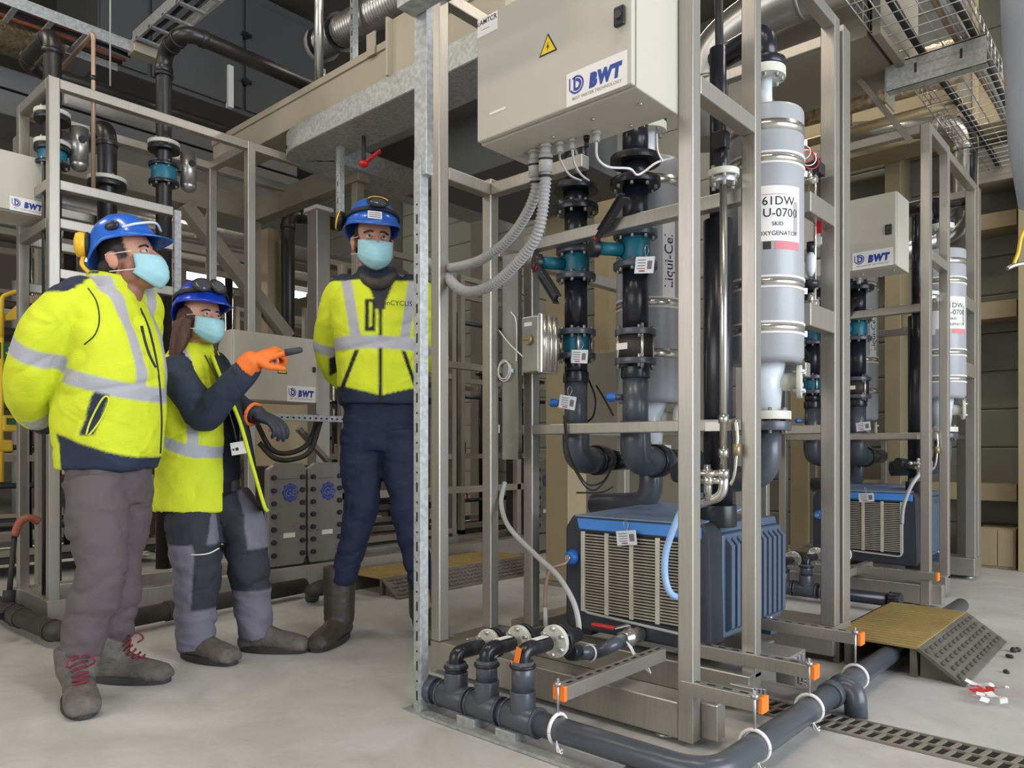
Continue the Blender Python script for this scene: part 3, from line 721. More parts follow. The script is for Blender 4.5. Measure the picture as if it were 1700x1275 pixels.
for sg in (-1, 1):
    c = helm_pt(H2, -.25+sg*.30, 1.0, .016, 1.12); nrm = (c-H2.p(0, 0, .06)).normalized(); gq = obj('goggle_lens', MB().lathe([(.030, -.006), (.034, .0), (.032, .008), (.022, .011)], c, nrm, 20), M['lens'], hl); obj('goggle_rim', MB().torus(c+nrm*.004, nrm, .034, .006, 22, 8), M['black_rubber'], gq)
mask(H2, P2)
hr = MB(); hr.ell(H2.p(-.03, 0, -.0), (.088, .09, .085), H2.ax(), 20, 14)
for i in range(9):
    a = -1.9-i*.32; s0 = H2.p(math.cos(a)*.075-.01, math.sin(a)*.085, -.02); s1 = s0+V((-.015, -.008, -.10)); s2 = s0+V((-.03+.012*i*.5, -.01, -.20+.012*i)); limb(hr, [s0, s1, s2], [.034, .032, .018], 10)
for i in range(4): s0 = H2.p(.02-.02*i, -.078, -.015); limb(hr, [s0, s0+V((-.012, -.012, -.08)), s0+V((-.035, -.03, -.165))], [.020, .024, .012], 10)
fit('hair', hr, .006, M['hair_brown'], P2, 2, .002, 40, None, (1, 1, .15))
# ---- third worker, tall, facing the viewer, hands behind his back
P3, J = person('tall worker in lime jacket, navy trousers and rubber boots, facing the viewer', 625, 1060, 3.45)
F3 = V((.22, -.97, 0)).normalized(); SD = V((F3.y, -F3.x, 0))       # his right side, left in the picture
H3 = Head(J(619, 402), (.34, -.94), -.02, 0, 1.10)
nk = J(627, 462, .02); hip = J(632, 705, .04)
shR = J(562, 496, .04); elR = J(546, 585, .10); wrR = J(590, 640, .22); shL = J(702, 496, .0); elL = J(712, 585, .10); wrL = J(670, 645, .22)
knR, anR = J(600, 835, .0), J(564, 1000, .03); knL, anL = J(676, 840, .0), J(704, 1010, .05)
b = MB(); head_mesh(b, H3, nk-V((0, 0, .05))); body_under(b, nk, shL, elL, wrL, shR, elR, wrR, hip, SD, knL, anL, knR, anR, 1.1)
hand(b, wrR, (.7, .2, -.5), (.1, -.9, 0), .6, False, 1.08); hand(b, wrL, (-.7, .2, -.5), (.1, -.9, 0), .6, False, 1.08, -1)
fit('body', b, .006, M['skin'], P3, 3, 0, 9, skin_paint((200, 146, 122), H3, .3)); eyes(H3, P3)
j = MB()
torso(j, [(J(632, 672, .02), .185, .135, SD), (J(631, 640, .02), .19, .14, SD), (J(630, 590, .02), .195, .14, SD), (J(629, 540, .02), .215, .145, SD), (J(628, 500, .02), .215, .13, SD), (J(627, 474, .02), .16, .105, SD), (J(627, 456, .02), .095, .085, SD), (J(627, 446, .02), .085, .08, SD)])
AR = [J(566, 492, .02), J(553, 540, .05), elR, wrR]; AL = [J(698, 492, .02), J(706, 540, .05), elL, wrL]
limb(j, [J(590, 480, .02), AR[0], AR[1], AR[2], J(562, 622, .16), wrR], [.07, .082, .075, .066, .06, .05]); limb(j, [J(668, 480, .02), AL[0], AL[1], AL[2], wrL], [.07, .082, .075, .066, .05])
c3 = J(629, 580, .02)
def paint3(p, n):
    q, t = arm_t(p, AR); q2, t2 = arm_t(p, AL); lat = (p-c3).dot(SD); fr = (p-c3).dot(F3); z = p.z-c3.z
    if (q < .10 and lat > .165 and t > .3) or (t > 2.1 and q < .09): return [*SILV] if 1.62 < t < 2.0 else ([*BLK] if 2.0 < t < 2.35 and lat < .225 else [*LIME])
    if (q2 < .10 and lat < -.165 and t2 > .3) or (t2 > 2.1 and q2 < .09): return [*SILV] if 1.62 < t2 < 2.0 else [*LIME]
    if abs(z-.015+.03*abs(lat)) < .028: return [*SILV]
    if z > .0 and fr > -.02 and abs(abs(lat)-.125-.15*(z-.15)*(1)) < .022 and z < .30: return [*SILV]
    if z > .215 and abs(lat) < .16+.2*(.3-z) and z > .36-.9*abs(abs(lat)-.0)*0-.0 and n.z > .25: return [*srgb(32, 40, 56)]
    if z > .30: return [*srgb(32, 40, 56)]
    if fr > 0 and z > .16 and abs(lat) < .022+.38*max(0, z-.19): return [*srgb(48, 50, 54)]
    if fr > 0 and abs(lat) < .008 and z < .2: return [*BLK]
    if fr > 0 and .022 < lat < .068 and .06 < z < .205: return [*LIME] if .036 < lat < .050 and .08 < z < .19 else [*BLK]
    if fr > 0 and abs(abs(lat)-.105-.38*(-.03-z)) < .010 and -.20 < z < -.02: return [*BLK]
    if z < -.222+.25*abs(lat)*1.0: return [*srgb(32, 40, 62)]
    return [*LIME]
j3 = fit('jacket', j, .0062, M['cloth'], P3, 4, .011, 8, paint3, (1, 1, .8))
e = MB(); q = c3+F3*.166-SD*.075+V((0, 0, .175)); text(e, 'enCYCLIS', q, -SD, (0, 0, 1), .030, .004); obj('chest_print', e, M['print_black'], j3)
tr = MB(); torso(tr, [(hip+V((0, 0, -.12)), .15, .115, SD), (hip, .17, .125, SD), (hip+V((0, 0, .12)), .17, .125, SD)])
limb(tr, [J(604, 715, .02), J(600, 770, .02), knR, J(584, 910, .0), J(568, 966, .02)], [.105, .10, .078, .062, .058]); limb(tr, [J(662, 715, .02), J(668, 770, .02), knL, J(690, 920, .02), J(703, 975, .05)], [.105, .10, .078, .062, .058])
NV = srgb(24, 34, 62); fit('trousers', tr, .007, M['cloth'], P3, 3, .010, 9, lambda p, n: [*NV], (1, 1, 1.5))
mkw = boot(P3, foot(J, 562, 1062, 3.45), (-.22, -.97), .32, .34, .070, M['boot_rubber']); boot(P3, foot(J, 704, 1052, 3.45), (.35, -.9), .32, .34, .070, M['boot_rubber'])
hl = helmet(H3, P3, M['helmet_blue'], -.004, .008, 1.06, .035)
gp = [helm_pt(H3, t, 1.14-.10*math.cos(t), .008, 1.06) for t in [(-2.6+5.2*i/24) for i in range(25)]]; obj('goggle_strap', MB().tube(gp, 0, 8, [(.004, .011)]*25), M['black_rubber'], hl)
c = helm_pt(H3, .0, .92, .018, 1.06); nrm = (c-H3.p(0, 0, .05)).normalized()
gq = obj('goggle_lens', MB().ell(c, (.012, .042, .024), (nrm, H3.l, nrm.cross(H3.l))), M['lens'], hl)
n = 26; rim = [c+H3.l*.046*math.cos(2*PI*i/n)+nrm.cross(H3.l)*.027*math.sin(2*PI*i/n)+nrm*.004 for i in range(n+1)]; obj('goggle_rim', MB().tube(rim, .006, 8), M['black_rubber'], gq); obj('rim_accent', MB().tube([p+nrm*.006 for p in rim[1:13]], .0025, 6), M['ear_yellow'], gq)
c = helm_pt(H3, -.12, 1.30, .006, 1.06); nrm = (c-H3.p(0, 0, .06)).normalized(); stk = obj('helmet_sticker', MB().ob(c+nrm*.004, (nrm, H3.l, nrm.cross(H3.l)), (.002, .062, .034)), M['paper'], hl)
e = MB()
for k in range(3): e.ob(c+nrm*.0055+nrm.cross(H3.l)*(.009-.009*k), (nrm, H3.l, nrm.cross(H3.l)), (.001, .05, .003))
obj('sticker_print', e, M['print_grey'], stk)['kind'] = 'stuff'
for sg in (1,):
    e0 = helm_pt(H3, sg*-1.75, 1.25, .022, 1.06); dn = (e0-H3.p(0, 0, .05)).normalized()
    em = obj('ear_defender', MB().lathe([(.028, -.012), (.040, -.008), (.044, .010), (.038, .022), (.020, .027)], e0, dn, 22), M['black_plastic'], hl); obj('cup_ring', MB().torus(e0+dn*.012, dn, .040, .005, 22, 8), M['ear_yellow'], em)
mask(H3, P3)
hr = MB(); hr.ell(H3.p(-.045, 0, -.008), (.070*1.1, .072*1.1, .062*1.1), H3.ax(), 20, 14); obj('hair', hr, M['hair_dark'], P3)
cw = MB(); limb(cw, [J(600, 458, -.05), J(612, 468, -.085), J(628, 472, -.10), J(642, 467, -.085), J(654, 456, -.05)], [.020, .026, .028, .026, .020], 12); obj('neck_scarf', cw, M['cast_iron'], P3)

bpy.data.scenes.remove(TS)
# ------------------------------------------------------------------ the main skid
def post(mb, x, y, z0, z1, w=.05): return mb.bx(x-w, x, y, y+w, z0, z1)
def main_frame(label):
    t = thing('skid_frame', label, 'steel frame', (-.55, .6, 0), 'stainless skid frames')
    P = lambda mb, n='post': obj(n, mb, S, t, .004)
    P(post(MB(), 0, 0, .015, 2.7)); P(post(MB(), -1.093, 0, .13, 2.7))
    P(post(MB(), 0, .43, .11, 2.7)); P(post(MB(), 0, 1.20, .15, 2.68, .06)); P(MB().bx(-.06, 0, 1.30, 1.39, .15, 2.68))
    P(post(MB(), -1.093, .29, .13, 2.02)); P(post(MB(), -.983, .43, .13, 1.80)); P(post(MB(), -1.093, 1.30, .13, 2.7))
    P(post(MB(), -.60, 1.36, .13, 1.0, .04)); P(post(MB(), -.36, 1.36, .13, 1.75, .04))
    R = lambda *a: obj('rail', MB().bx(*a), S, t, .004)
    R(-1.093, -.05, 0, .05, 2.65, 2.7)                      # top, front
    R(-.05, 0, .05, .43, 1.945, 2.0); R(-.05, 0, .48, 1.20, 2.63, 2.68)
    R(-.05, 0, .05, .43, 2.65, 2.7)
    R(-1.143, -1.093, .05, .29, 1.95, 2.0); R(-1.143, -1.093, .05, 1.30, 2.65, 2.7)
    R(-1.093, -.62, .29, .34, 1.95, 2.0)
    R(-.983, -.05, .43, .48, 1.725, 1.775); R(-.983, -.05, .43, .48, .945, .987)
    R(-.05, 0, .93, 1.20, 1.80, 1.88); R(-.05, 0, .93, 1.20, 1.36, 1.45); R(-.16, 0, .88, .93, 1.16, 1.215)
    R(-1.093, -.06, 1.33, 1.38, 2.63, 2.68); R(-1.093, -.06, 1.34, 1.38, 1.72, 1.77); R(-1.093, -.06, 1.34, 1.38, .95, .99)
    R(-1.143, -1.093, .34, 1.30, 1.70, 1.75); R(-1.143, -1.093, .34, 1.30, .95, .99)
    # base: three hollow cross beams and two long ones
    B = lambda *a: obj('base_beam', MB().bx(*a), S, t, .005)
    B(-1.15, -.05, .0025, .11, .018, .128); B(-1.05, .0, .38, .48, .03, .13); B(-1.15, .0, 1.18, 1.40, .03, .15)
    B(-1.15, -1.05, .11, .38, .03, .13); B(-1.15, -1.05, .48, 1.18, .03, .13); B(-.62, -.52, .48, 1.18, .03, .13)
    B(-.05, .05, .0525, .11, .018, .128)
    B(-1.0, -.1, .78, .83, .09, .15)
    for x, y in ((-.12, .05), (-1.0, .05), (-1.1, 1.3), (-.06, 1.3), (-.3, .43)):
        f = MB(); f.cyl((x, y, .0), (x, y, .012), .035, .03); f.cyl((x, y, .012), (x, y, .05), .010)
        obj('levelling_foot', f, M['bolt'], t)
    return t
skid = main_frame('near stainless skid frame carrying the large control cabinet')
# drilled side plate between the two left posts
pl = MB().bx(-1.08, -1.075, .345, .47, .84, 1.70); o = obj('side_plate', pl, M['aluminium'], skid, .001, 'dull flat metal plate between two posts')
pl2 = MB().bx(-1.08, -.99, .345, .35, .84, 1.70); obj('side_plate', pl2, M['aluminium'], skid)
# ------------------------------------------------------------------ control cabinet
def droplet(mb, c, r, u, s):
    """ring-and-stem emblem"""
    r = V(r).normalized(); u = V(u).normalized(); c = V(c); n = 22
    def arc(R, a0, a1, k): return [c+r*R*math.cos(a0+(a1-a0)*i/k)+u*R*math.sin(a0+(a1-a0)*i/k) for i in range(k+1)]
    for R0, R1, a0, a1, off in ((.40*s, .50*s, -2.6, 2.2, 0), (.18*s, .34*s, -1.9, 1.7, .03)):
        A = arc(R0, a0, a1, n); B = arc(R1, a0, a1, n)
        mb.add(A+B, [(i, n+1+i, n+2+i, i+1) for i in range(n)])
    for x0, x1, y0, y1 in ((-.20, -.06, -.30, .46), (-.5, -.42, -.25, .45)):
        mb.add([c+r*x0*s+u*y0*s, c+r*x1*s+u*y0*s, c+r*x1*s+u*y1*s, c+r*x0*s+u*y1*s], [(0, 1, 2, 3)])
def cabinet(label, x0, x1, y0, y1, z0, z1, axis='y', full=True, signw=True):
    """wall-type cabinet; its door faces -y (axis y) or +x (axis x)"""
    cx, cy = (x0+x1)/2, (y0+y1)/2
    t = thing('control_cabinet', label, 'control cabinet', (cx, cy, z0), 'beige control cabinets')
    if axis == 'y':
        r = V((1, 0, 0)); nrm = V((0, -1, 0)); W = x1-x0; o0 = V((x0, y0, z0))
        body = MB().bx(x0, x1, y0+.022, y1, z0, z1); door = MB().bx(x0+.003, x1-.003, y0, y0+.020, z0+.004, z1-.004)
    else:
        r = V((0, 1, 0)); nrm = V((1, 0, 0)); W = y1-y0; o0 = V((x1, y0, z0))
        body = MB().bx(x0, x1-.022, y0, y1, z0, z1); door = MB().bx(x1-.02, x1, y0+.003, y1-.003, z0+.004, z1-.004)
    u = V((0, 0, 1)); H = z1-z0
    obj('body', body, M['cabinet'], t, .004); d = obj('door', door, M['cabinet'], t, .004)
    Pt = lambda a, b, k=.0: o0+r*a*W+u*b*H+nrm*k
    def plate(name, a0, a1, b0, b1, m, par=t, k=.0012, label=None):
        return obj(name, MB().ob(Pt((a0+a1)/2, (b0+b1)/2, k/2), (r, u, nrm), ((a1-a0)*W, (b1-b0)*H, k)), m, par, 0, label)
    lg = plate('logo_plate', .621, .972, .012, .250, M['paper'], label='white plate with blue lettering')
    e = MB(); droplet(e, Pt(.682, .150, .0018), r, u, .052*H/.4)
    text(e, 'BWT', Pt(.846, .095, .0018), r, u, .050*H/.4, .085, .12, None, .84); obj('lettering', e, M['print_blue'], lg)
    e = MB(); text(e, 'BEST WATER TECHNOLOGY', Pt(.80, .045, .0018), r, u, .0125*H/.4, 0, 0, None, 1.05); obj('small_lettering', e, M['print_grey'], lg)
    if full:
        mk_ = plate('maker_label', .01, .155, .84, .985, M['paper']); e = MB()
        text(e, 'cAMTCR', Pt(.082, .93, .0018), r, u, .022, .01); text(e, '-------', Pt(.07, .88, .0018), r, u, .016)
        obj('lettering', e, M['print_black'], mk_)
        plate('embossed_strip', .10, .215, .185, .205, M['paper'])
    # warning triangle
    A = [Pt(.446, .462), Pt(.562, .462), Pt(.504, .615)] if full else [Pt(.5, .42), Pt(.62, .42), Pt(.56, .62)]
    if signw:
        cn = (A[0]+A[1]+A[2])/3
        ws = obj('warning_sign', MB().prism(A, nrm*.001), M['print_black'], t, 0, 'yellow triangle with lightning bolt')
        obj('sign_face', MB().prism([cn+(p-cn)*.80+nrm*.0011 for p in A], nrm*.0006), M['sign_yellow'], ws)
        h = (A[2]-cn).length; q = cn+nrm*.0019
        bolt = [(.06, .42), (-.16, -.05), (-.02, -.03), (-.10, -.34), (.16, .08), (.02, .06)]
        obj('bolt_mark', MB().add([q+r*a*h*.9+u*b*h for a, b in bolt], [(0, 1, 2, 5), (2, 3, 4, 5)]), M['print_black'], ws)
    lk = MB(); c = Pt(.935, .49) if full else Pt(.95, .52)
    hw = .017 if full else .011
    lk.ob(c+nrm*.006, (r, u, nrm), (hw*2, hw*3.2, .012)); o = obj('lock', lk, M['black_plastic'], t, .005)
    obj('lock_barrel', MB().cyl(c+nrm*.012, c+nrm*.017, hw*.6), M['cast_iron'], o)
    return t, Pt, r, u, nrm
cab, CP, cr, cu_, cn_ = cabinet('large beige control cabinet high on the near skid with lightning sign', -.643, -.046, -.25, -.002, 1.877, 2.282)
for x, y in ((-.555, -.04), (-.42, -.13), (-.25, -.15), (-.09, -.14), (-.19, -.035)):
    obj('screw', MB().cyl((x, y, 1.877), (x, y, 1.871), .007, .005, 6), M['bolt'], cab)
GL = [(-.535, -.085, .017), (-.478, -.095, .018), (-.43, -.08, .012), (-.385, -.075, .010), (-.295, -.07, .012), (-.34, -.06, .008)]
for x, y, r_ in GL:
    g = MB(); g.cyl((x, y, 1.877), (x, y, 1.866), r_*1.25, seg=6); g.cyl((x, y, 1.866), (x, y, 1.842), r_*1.05, r_*.9, 12)
    obj('cable_gland', g, M['hose_grey'] if r_ > .009 else M['black_plastic'], cab)
dl = obj('drain_plug', MB().bx(-.57, -.60, -.10, -.03, 1.872, 1.877), M['hose_grey'], cab)
# two ribbed conduits
def ribbed(label, pts, r, grp='ribbed conduits under the near cabinet', mt='conduit', pitch=.0125):
    pts = spline(pts, 14); P = []; acc = 0
    L = [0]
    for a, b in zip(pts, pts[1:]): L.append(L[-1]+(b-a).length)
    n = int(L[-1]/(pitch/4)); out = []; rr = []; j = 0
    for i in range(n+1):
        s_ = L[-1]*i/n
        while j < len(L)-2 and L[j+1] < s_: j += 1
        out.append(pts[j].lerp(pts[j+1], (s_-L[j])/max(1e-6, L[j+1]-L[j]))); rr.append(r*(1 if i % 4 < 2 else .80))
    t = thing('corrugated_conduit', label, 'conduit', out[-1], grp)
    obj('hose', MB().tube(out, r, 14, rr), M[mt], t)
    cf = MB().cyl(pts[0], pts[0]+(pts[2]-pts[0]).normalized()*.055, r*1.15); obj('end_sleeve', cf, M['hose_grey'], t)
    for k in (2, 9):
        q = pts[k]; d = (pts[k+1]-pts[k-1]).normalized(); tb = MB().cyl(q-d*.003, q+d*.003, r*1.22, seg=16); obj('cable_tie', tb, M['black_plastic'], t)
    return t
ribbed('upper grey ribbed conduit curving left from the cabinet', [(-.535, -.085, 1.845), (-.555, -.06, 1.74), at(855, 385, y=-.02), at(810, 425, y=.0), at(770, 441, y=.03), at(735, 444, y=.07), at(700, 430, y=.12)], .019)
ribbed('lower grey ribbed conduit making the wider loop from the cabinet', [(-.478, -.095, 1.845), (-.495, -.08, 1.74), at(893, 385, y=-.06), at(860, 435, y=-.04), at(815, 474, y=-.02), at(775, 484, y=.0), at(748, 466, y=.04), at(738, 438, y=.09)], .020)
def cable(label, pts, r, mt, cat='cable', name='cable', n=8, grp=None):
    return tag(obj(name, MB().tube(spline(pts, n), r, 8), M[mt]), label, cat, grp)
cable('thin white cable under the cabinet, nearest to the conduits', [(-.43, -.08, 1.845), at(930, 265, y=0), at(945, 290, y=.2), at(965, 300, y=.45)], .004, 'paper', name='signal_cable', grp='white signal cables')
cable('thin white cable under the cabinet, second from the conduits', [(-.385, -.075, 1.845), at(953, 270, y=0), at(965, 290, y=.2), at(978, 300, y=.45)], .004, 'paper', name='signal_cable', grp='white signal cables')
cable('longest thin white cable leaving the cabinet towards the right post', [(-.295, -.07, 1.845), at(992, 262, y=-.02), at(1010, 277, y=.05), at(1045, 280, y=.15), at(1060, 290, y=.25), at(1090, 270, y=.3), at(1118, 262, y=.4)], .004, 'paper', name='signal_cable', grp='white signal cables')
cable('thin white cable stub hanging under the cabinet corner', [at(1090, 222, y=.1), at(1092, 250, y=.1), at(1100, 268, y=.14)], .003, 'paper', name='signal_cable', grp='white signal cables')
# ------------------------------------------------------------------ perforated strut in front
def perforated(label, x, y, z0, z1, grp):
    t = thing('perforated_strut', label, 'steel strut', (x, y, z0), grp)
    obj('face_flange', MB().bx(x, x+.034, y, y+.004, z0, z1), M['galvanised'], t, .001)
    obj('side_flange', MB().bx(x+.031, x+.034, y+.004, y+.036, z0, z1), M['galvanised'], t, .001)
    m1 = obj('slot', MB().bx(x+.014, x+.021, y-.0006, y+.001, z0+.035, z0+.067), M['shadow_void'], t)
    k = int((z1-z0-.08)/.1); rep(m1, 'slot', [(0, 0, .1*i) for i in range(1, k)])
    m2 = obj('round_hole', MB().cyl((x+.0175, y-.0006, z0+.10), (x+.0175, y+.001, z0+.10), .004, seg=8), M['shadow_void'], t)
    rep(m2, 'round_hole', [(0, 0, .1*i) for i in range(1, k)])
    return t
st = perforated('galvanised slotted strut standing on the floor before the near skid', -.862, -.33, .004, 1.857, 'slotted struts')
obj('base_plate', MB().bx(-.90, -.77, -.35, -.20, 0, .005), M['galvanised'], st)
t = thing('galvanised_channel', 'mottled galvanised channel column above the slotted strut', 'steel column', (-.84, -.3, 1.82), None)
obj('upright', MB().bx(-.866, -.804, -.324, -.292, 1.80, 3.0), M['galvanised'], t, .002)
q0 = at(770, 0, y=-.2)
obj('cross_arm', MB().bx(-.865, -.35, -.40, -.327, 2.34, 2.42), M['galvanised'], t, .002)
# ------------------------------------------------------------------ dark risers with valves
def flange(mb_p, p, d, R, th, name, m, par, bolts=8, bolt_len=.0):
    d = V(d).normalized(); p = V(p); f = obj(name, MB().cyl(p-d*th/2, p+d*th/2, R, seg=28), m, par, .002)
    if bolts:
        a, b, _ = frame(d); bm = MB()
        for i in range(bolts):
            t = 2*PI*(i+.5)/bolts; q = p+(a*math.cos(t)+b*math.sin(t))*R*.8; L = th/2+.012+bolt_len
            bm.cyl(q-d*L, q+d*L, .007, seg=6)
        obj('bolt_ring', bm, M['bolt'], f)
    return f
def hang_tag(label, c, wv, w=.075, h=.05, tilt=0):
    """plastic identification tag with printed lines, on a wire loop"""
    c = V(c); r = V(wv).normalized(); u = V((0, 0, 1)); n = r.cross(u).normalized()
    r2 = (r*math.cos(tilt)+u*math.sin(tilt)); u2 = (u*math.cos(tilt)-r*math.sin(tilt))
    t = thing('identification_tag', label, 'tag', c, 'white identification tags')
    obj('card', MB().ob(c, (r2, u2, n), (w, h, .003)), M['clear_plastic'], t, .001)
    e = MB(); k = n*.0018
    for i in range(4): e.ob(c+k+r2*(-.16*w)+u2*h*(.30-.17*i), (r2, u2, n), (w*.42, h*.05, .0006))
    obj('printed_lines', e, M['print_grey'], t)
    obj('printed_panel', MB().ob(c+k+r2*w*.28, (r2, u2, n), (w*.24, h*.5, .0006)), M['print_grey'], t)
    obj('red_line', MB().ob(c+k+r2*(-.1*w)-u2*h*.36, (r2, u2, n), (w*.3, h*.09, .0006)), M['print_red'], t)
    obj('wire', MB().tube(spline([c+u2*h*.45, c+u2*h*1.0+n*.01, c+u2*h*1.2-n*.004, c+u2*h*.9-n*.02, c+u2*h*.45-n*.005], 5), .0012, 5), M['bolt'], t)
    return t
def riser(label, x, y, r, spec, zbot, ztop, group, nxt):
    t = thing('pipe_riser', label, 'pipe', (x, y, zbot), group)
    Z = V((0, 0, 1))
    for kind, z0, z1 in spec:
        if kind == 'pipe': obj('pipe', MB().cyl((x, y, z0), (x, y, z1), r, seg=24), M['pvc'], t)
        if kind == 'dark': obj('pipe', MB().cyl((x, y, z0), (x, y, z1), r, seg=24), M['pvc_dark'], t)
        if kind == 'collar': obj('collar', MB().cyl((x, y, z0), (x, y, z1), r*1.13, seg=24), M['pvc_dark'], t, .002)
        if kind == 'joint':       # two flanges with a rubber ring
            flange(None, (x, y, z0), Z, r*1.95, .030, 'flange', M['pvc_dark'], t, 8)
            flange(None, (x, y, z1), Z, r*1.95, .028, 'flange', M['black_plastic'], t, 0)
            obj('neck', MB().cyl((x, y, z0), (x, y, z1), r*1.1), M['pvc_dark'], t)
        if kind == 'valve' or kind == 'lever':
            f = flange(None, (x, y, z1), Z, r*1.72, .025, 'flange', M['pvc'], t, 8); flange(None, (x, y, z0), Z, r*1.72, .025, 'flange', M['pvc'], t, 8)
            vb = obj('valve_body', MB().cyl((x, y, z0+.013), (x, y, z1-.013), r*1.16, seg=20), M['teal'], t, .003)
            zc = (z0+z1)/2
            if kind == 'lever':
                d = V((-.55, -.83, 0)).normalized(); c0 = V((x, y, zc))+d*r*1.2
                obj('valve_neck', MB().cyl(c0, c0+d*.10, .026), M['teal'], vb)
                obj('lever_hub', MB().cyl(c0+d*.095, c0+d*.13, .036, seg=18), M['black_plastic'], vb, .003)
                return_ = c0+d*.125
                dirn = V(nxt[0]).normalized(); a, b, _ = frame(dirn)
                lv = MB(); s_ = dirn.cross(d).normalized()
                lv.ob(return_+dirn*.11, (dirn, s_, d), (.22, .036, .014)); lv.ob(return_+dirn*.15+s_*.020, (dirn, s_, d), (.16, .008, .026)); lv.ob(return_+dirn*.15-s_*.020, (dirn, s_, d), (.16, .008, .026))
                obj('lever', lv, M['black_plastic'], vb, .003)
                obj('lever_badge', MB().ob(return_+dirn*.03+d*.009, (dirn, s_, d), (.03, .022, .003)), M['red'], vb)
            else:
                bs = MB()
                for k in range(4):
                    tt = PI/4+k*PI/2; bs.cyl((x+r*1.35*math.cos(tt), y+r*1.35*math.sin(tt), z0-.02), (x+r*1.35*math.cos(tt), y+r*1.35*math.sin(tt), z1+.02), .006, seg=8)
                obj('stud_bolts', bs, M['steel'], t)
        if kind == 'sight':
            flange(None, (x, y, z1), Z, r*1.6, .025, 'flange', M['pvc'], t, 4); flange(None, (x, y, z0), Z, r*1.6, .025, 'flange', M['pvc'], t, 4)
            cb = obj('check_valve', MB().cyl((x, y, z0+.012), (x, y, z1-.012), r*1.35, seg=24), M['cast_iron'], t)
            obj('valve_label', MB().ob((x-r*.35, y-r*1.34, (z0+z1)/2), ((1, 0, 0), (0, 1, 0), (0, 0, 1)), (.05, .004, .025)), M['paper'], cb)
            bs = MB()
            for k in range(4):
                tt = PI*.30+k*PI/2; bs.cyl((x+r*1.42*math.cos(tt), y+r*1.42*math.sin(tt), z0-.03), (x+r*1.42*math.cos(tt), y+r*1.42*math.sin(tt), z1+.03), .007, seg=8)
            obj('stud_bolts', bs, M['steel'], t)
        if kind == 'cock':
            c = V((x, y, (z0+z1)/2)); d = V((-.75, -.66, 0)); q = c+d*r
            k_ = obj('sampling_cock', MB().cyl(q, q+d*.05, .012), M['pvc'], t); obj('cock_handle', MB().ob(q+d*.055, (d, (.66, -.75, 0), (0, 0, 1)), (.022, .05, .018)).cyl(q+d*.03, q+d*.06, .018), M['valve_blue'], k_, .003)
    # elbow at the foot turning to the back right
    e = bend([(x, y, zbot+.16), (x, y, zbot), (x, y+.22, zbot)], .10, 10)
    obj('elbow', MB().tube(e, r*1.18, 24), M['pvc'], t); obj('union_ring', MB().cyl((x, y+.135, zbot), (x, y+.185, zbot), r*1.36, seg=24), M['pvc_dark'], t, .004)
    obj('outlet_pipe', MB().cyl((x, y+.2, zbot), (x, y+.5, zbot), r*.95), M['pvc_dark'], t)
    return t
r1spec = [('joint', 1.90, 1.985), ('dark', 1.74, 1.9), ('dark', 1.985, 2.2), ('lever', 1.61, 1.72), ('dark', 1.39, 1.62), ('valve', 1.275, 1.375), ('dark', 1.2, 1.27), ('collar', 1.165, 1.21), ('pipe', .92, 1.17), ('cock', 1.05, 1.11)]
riser('left dark grey riser with teal valves on the near skid', -.85, .56, .049, r1spec, .835, 2.2, 'risers of the near skid', [(.62, -.1, -.78)])
r2spec = [('joint', 1.94, 2.03), ('dark', 1.75, 1.94), ('dark', 2.03, 2.2), ('lever', 1.61, 1.735), ('dark', 1.34, 1.61), ('sight', 1.23, 1.345), ('collar', 1.165, 1.21), ('pipe', .92, 1.17), ('cock', 1.06, 1.12)]
riser('right dark grey riser with sight-glass check valve on the near skid', -.555, .56, .051, r2spec, .835, 2.2, 'risers of the near skid', [(.66, .0, .75)])
hang_tag('white tag hanging on the teal lever valve of the right riser', at(1070, 440, y=.42), (1, .1, 0), .078, .062, -.12)
hang_tag('white tag on the middle teal valve of the left riser', at(962, 592, y=.46), (1, 0, 0), .082, .055, -.1)
hang_tag('white tag low on the left riser beside the blue sampling cock', at(942, 668, y=.45), (1, 0, 0), .085, .055, -.18)
# black cable loops below the risers
cable('upper loose black cable loop under the left riser elbow', [at(940, 700, y=.42), at(943, 745, y=.42), at(962, 788, y=.42), at(978, 805, y=.42), at(1000, 800, y=.45), at(1014, 780, y=.5)], .0035, 'black_rubber', grp='loose black cables')
cable('lower loose black cable loop under the left riser elbow', [at(936, 690, y=.43), at(942, 750, y=.41), at(966, 800, y=.41), at(985, 814, y=.41), at(1003, 800, y=.44), at(1017, 775, y=.5)], .0035, 'black_rubber', grp='loose black cables')
cable('loose black cable end crossing below the riser elbow', [at(957, 818, y=.40), at(975, 818, y=.40), at(1000, 817, y=.42), at(1018, 808, y=.44)], .0035, 'black_rubber', grp='loose black cables')
cable('black cable curling behind the left riser', [at(975, 625, y=.66), at(988, 660, y=.62), at(985, 690, y=.62), at(972, 702, y=.62)], .004, 'black_rubber', grp='loose black cables')
cable('straight black cable slanting between the two risers', [at(990, 640, y=.68), at(1005, 665, y=.66), at(1018, 690, y=.64)], .004, 'black_rubber', grp='loose black cables')
